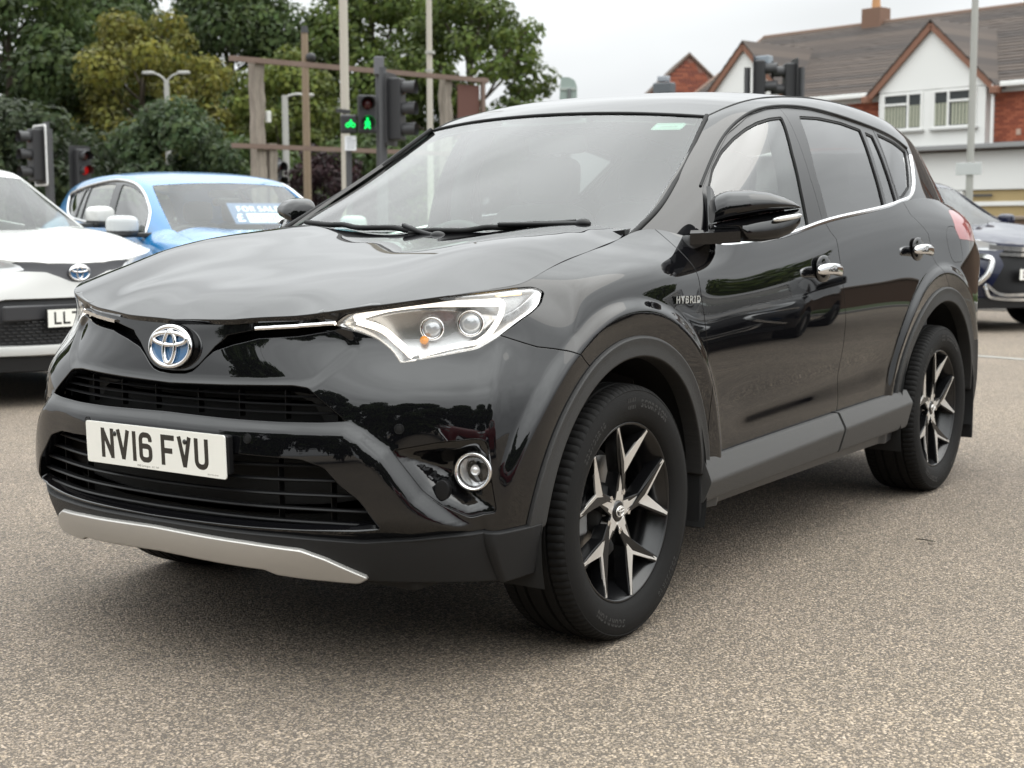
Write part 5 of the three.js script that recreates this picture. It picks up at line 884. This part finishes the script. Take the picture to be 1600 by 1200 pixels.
    for (let k = 0; k < 12; k++) { const x = xc - w / 2 + .09 + k * (w - .18) / 11; if (Math.abs(x - mx) < .05) continue; part('blind_slat', box((w - .2) / 15, h * .58, .004, x, yc - h * .13, z + .012, 0), blindM, W); }
    part('sill', box(w + .14, .06, .14, xc, yc - h / 2 - .03, z + .05, .01), std(.45, .45, .44, .7), W);
  };
  win(8.55, 4.27, 1.32, 1.05, false); win(10.22, 4.27, 1.36, 1.05, true); win(1.5, 4.27, 1.1, 1.0, false); win(3.0, 4.27, 1.1, 1.0, true); win(20.9, 4.27, 1.1, 1.0, false); win(22.4, 4.27, 1.1, 1.0, true); win(14.6, 4.2, 1.2, 1.0, true, .0);
  part('alarm_box', extr(rounded([[12.66, 4.42], [12.94, 4.42], [12.99, 4.52], [12.99, 4.66], [12.61, 4.66], [12.61, 4.52]], .03), .08, .01), std(.62, .62, .55, .5), B); part('vent', box(.14, .16, .03, 11.98, 3.55, .02, .01), std(.42, .30, .24, .8), B);
  part('downpipe', cyl(.045, .045, 1.7, 11.42, 4.0, .42, 10), whiteTrim, B);
  // shop front
  part('canopy', box(L - 3, .13, .55, L / 2 + 1.2, 3.20, .25, .02), grey, B, 'grey canopy slab above the shop front'); part('shop_fascia', box(14, 1.05, .12, 12.6, 2.55, .06, .01), whiteTrim, B); part('letter_slot', box(.85, .07, .02, 10.9, 1.87, .125, .01), std(.06, .06, .06, .6), B);
  for (const [x0, x1] of [[7.9, 9.85], [10.05, 10.2], [10.45, 12.45], [15.0, 18.4]]) { if (x1 - x0 < .3) continue; part('shop_shutter', box(x1 - x0, .32, .03, (x0 + x1) / 2, 1.86, .03, .004), shutM, B, 'tan shop shutter'); part('shop_shutter', box(x1 - x0, 1.35, .03, (x0 + x1) / 2, .95, .03, .004), shutM, B, 'tan shop shutter'); }
  for (const x of [9.98, 10.3, 12.6, 14.8]) part('shop_pier', box(.22, 2.0, .16, x, 1.0, .06, .01), whiteTrim, B); part('transom_rail', box(11, .12, .12, 12.8, 1.64, .05, .01), whiteTrim, B);
  part('balustrade', join([box(1.6, .10, .12, 13.6, 2.25, .5, .01), box(1.6, .08, .12, 13.6, 1.80, .5, .01), ...Array.from({ length: 9 }, (_, k) => cyl(.03, .03, .42, 12.9 + k * .18, 2.02, .5, 8))]), whiteTrim, B); part('bay_roof', extr([[12.75, 2.32], [14.5, 2.32], [14.2, 2.75], [13.05, 2.75]], .45, 0).translate(0, 0, .1), tileM[0], B);
  // brick gable of the house behind
  const H = thing('brick_house', 'red brick gable end of the house left of the terrace', 'house'); H.position.set(-23.3, 0, -45.4); H.rotation.y = .62;
  const apexY = 7.5, hw = 2.6; part('gable_wall', extr([[-hw, 0], [hw, 0], [hw, 5.05], [0, apexY], [-hw, 5.05]], .3, 0), mortar, H); const bs = [[], [], []]; let r = 0; for (let y = 5.1; y < apexY - .1; y += .075, r++) { const half = hw * (apexY - y) / (apexY - 5.05) - .05; for (let x = -half + (r % 2 ? .05 : .16); x < half - .12; x += .225) { const g = new THREE.BoxGeometry(.212, .062, .02); g.translate(x, y, .31); bs[Math.floor(rb() * 3)].push(g); } } bs.forEach((m, k) => { const q = part('brickwork', m, [std(.27, .085, .05, .9), std(.33, .11, .065, .9), std(.20, .065, .045, .9)][k], H); q.userData.kind = 'stuff'; });
  part('roof', extr([[-hw - .3, 4.77], [0, apexY + .02], [hw + .3, 4.77], [hw + .3, 4.88], [0, apexY + .13], [-hw - .3, 4.88]], 5, 0).translate(0, 0, -4.62), tileM[1], H);
  part('roof_edge', join([-1, 1].map(s => tube([[0, apexY + .05, .36], [s * (hw + .3), 4.83, .36]], .05, 8, 6))), std(.14, .10, .08, .8), H);
  const Wl = thing('garden_wall', 'low brown brick wall before the shop front', 'wall'); part('wall', box(22, 1.18, .22, -1, .59, -20.6, .01), std(.13, .085, .06, .95), Wl); part('coping', box(22.1, .07, .3, -1, 1.21, -20.6, .02), std(.20, .16, .13, .9), Wl); Wl.position.set(6.4, 0, 0);
}
// ---------------------------------------------------------------- parked cars, built on the same kind of body surfaces
function bgCar(name, label, o) {
  const C = thing(name, label, 'car', 'cars parked around the yard'); const w = o.warp, st = .022;
  const wp = m => { for (let i = 0; i < m.p.length; i += 3) { const r = w(m.p[i], m.p[i + 1], m.p[i + 2]); m.p[i] = r[0]; m.p[i + 1] = r[1]; m.p[i + 2] = r[2]; } return normals(m); };
  const two = (nm, m, mat, d = .012) => { const h = d ? hem(m, d, .003) : m; part(nm, geo(h), mat, C); part(nm, geo(flipx(h)), mat, C); };
  const full = (m, d) => { const a = d ? hem(m, d, .003, x => Math.abs(x) < 1e-4) : m; return join([geo(a), geo(flipx(a))]); };
  const wr = normals(makeWrap(st)); const S = P => sdf(P);
  const lamp = S(o.lamp), gr = S(o.grille), up = o.band ? S(o.band) : () => -1;
  const arch = (z, y) => Math.min(Math.hypot(z - 1.33, Math.max(y - .35, 0)) - .43, Math.hypot(z + 1.33, Math.max(y - .35, 0)) - .44);
  const cut = (f) => wp(trim(wr, f));
  part('front_bumper', full(cut((s, y, x, yy, z) => Math.min(1.02 - s, -lamp(s, y) - .002, -gr(s, y), -up(s, y), arch(z, y))), .03), o.paint, C);
  part('grille', full(offset(cut((s, y) => Math.min(gr(s, y) + .006, 1.0 - s)), -.03), 0), o.grilleM || slatM, C); if (o.band) part('nose_band', full(offset(cut((s, y) => Math.min(up(s, y) + .004, -lamp(s, y), 1.0 - s)), -.004), 0), o.bandM || pianoM, C);
  two('headlamp', cut((s, y) => lamp(s, y)), o.lampM || std(.55, .56, .57, .08, { metalness: .35, clearcoat: 1 }), .02);
  two('wing', cut((s, y, x, yy, z) => Math.min(s - 1.02 - .003, -lamp(s, y) - .002, z - .9, arch(z, y))), o.paint); two('front_door', cut((s, y, x, yy, z) => Math.min(.895 - z, z + .2, y - .35, s - 1)), o.paint); two('rear_door', cut((s, y, x, yy, z) => Math.min(-.205 - z, z + 1.12, y - .35, arch(z, y))), o.paint); two('rear_quarter_panel', cut((s, y, x, yy, z) => Math.min(-1.125 - z, arch(z, y), s - 2)), o.paint); two('sill', cut((s, y, x, yy, z) => Math.min(.347 - y, .88 - z, z + .95, s - 1)), cladM);
  const sd = sdf([...seamEdge.slice(0, 11).map(p => [p[0], p[2]]), [.5, 1.075], [.3, 1.115], [0, 1.14], [-.3, 1.115], [-.5, 1.075], ...seamEdge.slice(1, 11).reverse().map(p => [-p[0], p[2]])]);
  part('bonnet', geo(hem(wp(trim(makeHood(.03), (x, z) => sd(x, z) - .003)), .012, .004)), o.paint, C);
  const cb = makeCab(.02); const pick = f => wp(trim(cb, f)), D = sdf(dloPoly);
  two('cabin_frame', pick((z, y) => -D(z, y)), o.paint); const gl = (z, y) => Math.max(S1(z, y), S2(z, y), S3(z, y), S4(z, y));
  two('window_frame', offset(wp(trim(trim(cb, (z, y) => D(z, y) + .006), (z, y) => -gl(z, y))), -.003), o.frameM || satinM, .01);
  for (const [nm, f] of [['front_window', S1], ['rear_window', S2], ['quarter_light', S3], ['rear_quarter_window', S4]]) two(nm, offset(wp(trim(cb, (z, y) => f(z, y) + .006)), -.01), o.glass, 0);
  part('roof', geo(wp(makeRoof(.04))), o.paint, C); part('windscreen', geo(wp(makeScreen(.04))), o.screen || bgScreenM, C);
  const rg = surf([-1, -.6, 0, .6, 1].map(f => [[.57 * f, 1.17, -2.05 - .12 * (1 - f * f)], [.52 * f, 1.32, -2.03 - .10 * (1 - f * f)], [.445 * f, 1.48, -2.0 - .06 * (1 - f * f)]]), .06); part('rear_screen', geo(wp(normals(rg))), o.glass, C); part('tailgate', full(cut((s, y) => Math.min(s - 4.9, y - .3)), 0), o.paint, C);
  const P = (x, y, z) => w(x, y, z);
  if (o.chrome) for (const sx of [1, -1]) { const belt = [[.69, 1.078], [.4, 1.092], [.15, 1.116], [-.13, 1.154], [-.45, 1.184], [-.76, 1.211], [-1.03, 1.244], [-1.2, 1.31], [-1.338, 1.45], [-1.15, 1.493], [-.933, 1.523], [-.627, 1.55], [-.365, 1.566], [-.165, 1.563], [.122, 1.52], [.298, 1.449], [.463, 1.353], [.6, 1.26], [.69, 1.12]].map(([z, y]) => { const c = cabPt(z, y), r = P(c[0] + .004, c[1], c[2]); return [sx * r[0], r[1], r[2]]; }); part('window_surround', tube(belt, .012, 160, 6, true), o.chrome, C); }
  for (const sx of [1, -1]) { const c = P(1.0, 1.16, .70), M = new THREE.Group(); M.name = 'door_mirror'; C.add(M); M.position.set(sx * c[0], c[1] + (o.mirrorUp || 0), c[2]); M.rotation.y = sx * .35; part('cap', superE(.12, .075, .08, .6, .7, 24, 16), o.mirrorM || o.paint, M); part('lower_housing', superE(.118, .04, .078, .6, .7, 20, 12).translate(0, -.05, 0), satinM, M); part('arm', box(.18, .035, .06, -sx * .14, -.07, 0, .01), satinM, M); }
  const tg = new THREE.LatheGeometry([[.23, -.09], [.27, -.115], [.315, -.112], [.335, -.09], [.338, 0], [.335, .09], [.315, .112], [.27, .115], [.23, .09]].map(p => new THREE.Vector2(...p)), 48).rotateZ(-PI / 2), rg2 = new THREE.LatheGeometry([[.0001, .05], [.06, .055], [.19, .085], [.23, .088]].map(p => new THREE.Vector2(...p)), 32).rotateZ(-PI / 2);
  for (const sx of [1, -1]) for (const z of [1.33, -1.33]) { const W = new THREE.Group(); W.name = 'wheel'; C.add(W); const c = P(.80, .338, z); W.position.set(sx * c[0], .338, c[2]); if (sx < 0) W.rotation.y = PI; part('tyre', tg, tyreM, W); part('rim', rg2, std(.3, .3, .3, .3, { metalness: .8 }), W); const li = new THREE.CylinderGeometry(.43, .43, .3, 28, 1, true).rotateZ(PI / 2); const k = part('wheel_arch_liner', geo(trim(fromGeo(li), (a, b, x, y) => y + .02)), darkM, C); k.position.set(sx * (c[0] - .06), .35, c[2]); }
  part('underbody', box(1.45, .18, 3.7, 0, .32, 0, .03), darkM, C); part('dashboard', box(1.3, .1, .4, 0, P(0, 1.0, .7)[1], P(0, 1, .7)[2], .03), dashM, C); part('cabin_floor', box(1.4, .05, 2.4, 0, .5, -.4, .01), dashM, C);
  for (const x of [.36, -.36]) for (const z of [-.1, -.95]) { const s = part('seat', seatG(.24), o.seatM || seatM, C); const c = P(x, 1, z); s.position.set(c[0], P(0, 1.3, z)[1] - 1.3 - .03, c[2]); }
  part('steering_wheel', new THREE.TorusGeometry(.17, .015, 8, 30).rotateX(-.45).translate(...P(-.36, .98, .46)), dashM, C);
  part('interior_mirror', superE(.11, .03, .012, .4, .6).translate(...P(0, 1.44, .30)), slatM, C);
  C.position.set(o.at[0], 0, o.at[1]); C.rotation.y = Math.atan2(o.head[0], o.head[1]); return { C, P, wrapAtB: (s, y) => { const q = wrapAt(s, y), r = P(q[0], q[1], q[2]); return r; } };
}
const seatGrey = std(.05, .05, .05, .8);
const plateBlank = (C, tex, x, y, z, rot = 0) => { const G2 = new THREE.Group(); G2.name = 'number_plate'; C.add(G2); G2.position.set(x, y, z); const g = new THREE.BoxGeometry(.52, .111, .006); part('plate', g, new THREE.MeshStandardMaterial({ map: tex, roughness: .35 }), G2); part('plate_holder', box(.54, .13, .012, 0, 0, -.010, .004), slatM, G2); };
// lamps and grilles are outlines on the unrolled nose (distance from the middle, height)
{ // white car
  const white = std(.52, .52, .505, .18, { clearcoat: .8 });
  const r = bgCar('parked_car', 'white hatchback with dark grille and white lip parked at the left', { at: [-6.84, -1.73], head: [.984, .179], paint: white, glass: sideGlassM, frameM: pianoM, mirrorUp: .06,
    warp: (x, y, z) => [x * .985, y > 1.05 ? 1.05 + (y - 1.05) * .98 : y, z],
    lamp: rounded([[.36, .868, .01], [.42, .895], [.60, .935], [.80, .962], [1.06, .985], [1.10, .975], [.98, .925], [.80, .895], [.60, .872], [.45, .858]], .02), band: mirrorPoly([[0, .96], [.45, .96], [.50, .885], [.44, .862], [.22, .850], [.13, .815], [.06, .785], [0, .782]]), bandM: std(.05, .05, .055, .3),
    grille: rounded(mirrorPoly([[0, .69], [.50, .69], [.60, .67], [.70, .60], [.68, .42], [.60, .395], [0, .39]]), .02), grilleM: std(.02, .02, .022, .55) });
  const b = badge(.150, false), g = part('badge', b.chrome, chromeM, r.C); g.position.set(0, .845, 2.165); part('badge_disc', b.disc, badgeBlueM, g);
  const rowsG = []; for (let k = 0; k < 7; k++) for (let i = -12; i <= 12; i++) { const x = i * .047 + (k % 2 ? .023 : 0), q = wrapAt(Math.min(Math.abs(x) * 1.02, .64), .5); rowsG.push(box(.034, .010, .012, x, .415 + k * .021, q[2] - .022, .003)); } part('grille_mesh', rowsG, std(.012, .012, .012, .5), r.C);
  part('grille_bar', box(1.06, .10, .03, 0, .60, 2.165, .02), std(.03, .03, .033, .45), r.C);
  const lip = curve([-.66, -.4, 0, .4, .66].map(x => { const q = wrapAt(Math.abs(x), .365); return [x, .365, q[2] + .012]; }), 30); part('bumper_lip', sweep(lip, [[-.02, -.03], [.012, -.028], [.018, 0], [.01, .03], [-.02, .032]]), white, r.C, 'white lower bumper lip'); part('lower_valance', sweep(lip.map(p => [p[0], .275, p[2] - .04]), [[-.02, -.05], [.02, -.04], [.025, .05], [-.02, .055]]), cladM, r.C);
  plateBlank(r.C, plateTex('LL70 FVU', false), 0, .562, 2.225);
}
{ // blue car
  const blue = std(.012, .15, .36, .22, { clearcoat: .6 });
  const r = bgCar('parked_car', 'bright blue hatchback with FOR SALE notice behind its windscreen', { at: [-5.93, -3.64], head: [.933, .358], paint: blue, glass: sideGlassM, frameM: pianoM, chrome: std(.62, .63, .64, .25, { metalness: .9 }), mirrorM: std(.45, .46, .46, .25), seatM: seatGrey,
    warp: (x, y, z) => [x * .97, y > 1.0 ? 1.0 + (y - 1.0) * .90 : y, z * (y > 1.1 ? 1.0 : 1.0)],
    lamp: rounded([[.50, .87], [.60, .93], [.9, .965], [1.05, .96], [.95, .89], [.7, .84], [.55, .84]], .02), grille: rounded(mirrorPoly([[0, .86], [.36, .86], [.40, .80], [.33, .66], [0, .65]]), .02) });
  const t = canvasTex(512, 256, (c, w, h) => { c.fillStyle = '#4b5f86'; c.fillRect(0, 0, w, h); c.fillStyle = '#f4f7fa'; c.font = 'bold 86px sans-serif'; c.textAlign = 'center'; c.fillText('FOR SALE', w / 2, 100); c.font = 'bold 130px sans-serif'; c.fillText('£', 66, 225); c.fillStyle = '#d6ebdf'; c.fillRect(128, 126, 370, 112); c.fillStyle = '#8fa89c'; c.font = 'bold 110px sans-serif'; c.fillText('11,000', 315, 222); });
  const s = part('sale_notice', new THREE.PlaneGeometry(.50, .25), new THREE.MeshStandardMaterial({ map: t, roughness: .6, side: THREE.DoubleSide }), r.C, 'blue FOR SALE notice'); s.position.set(.20, 1.235, .58); s.rotation.set(-.85, 0, 0);
  const f = part('roof_aerial', superE(.022, .045, .09, .8, .8, 16, 10, v => [v[0] * (1 - v[1] * 6), v[1], v[2] - v[1] * 1.2]), blue, r.C); f.position.set(0, 1.565, -1.55); part('roof_camera', box(.2, .06, .12, 0, 1.33, .38, .02), slatM, r.C);
}
{ // dark blue SUV
  const navy = std(.010, .012, .030, .03), wh = std(.7, .7, .7, .12, { metalness: .85 });
  const mk = (label, at, head, plate, pm) => {
    const r = bgCar('parked_suv', label, { at, head, paint: pm || navy, glass: privacyM, warp: (x, y, z) => [x, y > 1.05 ? 1.05 + (y - 1.05) * 1.05 : y, z],
      lamp: rounded([[.40, .865], [.52, .92], [.80, .965], [1.0, .98], [1.08, .965], [.95, .90], [.75, .865], [.45, .85]], .015), grille: rounded(mirrorPoly([[0, .86], [.36, .86], [.44, .80], [.40, .70], [.52, .52], [.60, .40], [0, .39]]), .02) });
    const path = (L, k = .014) => curve(L.map(([s, y]) => { const q = wrapAt(s, y); return [q[0] + q[3] * k, q[1] + q[4] * k, q[2] + q[5] * k]; }), 30, 4);
    const mir = p => p.map(q => [-q[0], q[1], q[2]]); const pr = [[-.02, -.022], [.02, -.022], [.024, 0], [.02, .022], [-.02, .022]];
    for (const f of [q => q, mir]) { part('chrome_shield', sweep(f(path([[.98, .79], [.75, .79], [.56, .775], [.545, .70], [.62, .58], [.74, .48], [.86, .43]])), pr, [0, 0, 1]), wh, r.C); part('chrome_bar', sweep(f(path([[.02, .855], [.2, .862], [.40, .875], [.56, .89]], .006)), [[-.01, -.025], [.014, -.025], [.014, .025], [-.01, .025]]), wh, r.C); part('chrome_bar', sweep(f(path([[.02, .80], [.2, .805], [.42, .815]], .004)), [[-.01, -.018], [.012, -.018], [.012, .018], [-.01, .018]]), wh, r.C); part('skid_bar', sweep(f(path([[.02, .40], [.3, .40], [.50, .42], [.62, .50], [.60, .42], [.52, .36], [.3, .345], [.02, .345]], .016)), [[-.012, -.016], [.014, -.016], [.014, .016], [-.012, .016]]), wh, r.C); }
    part('bumper_guard', sweep(curve([-.8, -.5, 0, .5, .8].map(x => { const q = wrapAt(Math.abs(x), .33); return [x, .31, q[2] - .0]; }), 30), [[-.03, -.05], [.02, -.05], [.025, .05], [-.03, .05]]), cladM, r.C); plateBlank(r.C, plate, 0, .60, 2.235); return r;
  };
  const tx = plateTex('LU70 NVF', false);
  mk('dark blue SUV with chrome shield grille parked behind the black SUV', [-3.05, -11.93], [.86, .51], tx);
  mk('black SUV parked facing the doors of the front SUV, outside the picture', [4.7, -6.9], [-.30, .95], tx, std(.006, .006, .007, .03));
  mk('dark red SUV parked outside the picture, right of the camera', [6.6, 5.6], [-.75, .66], tx, std(.16, .01, .012, .05));
  mk('charcoal SUV parked next to the black one, outside the picture', [7.6, -8.4], [-.30, .95], tx, std(.02, .021, .024, .05));
}
renderer.render(scene, camera);
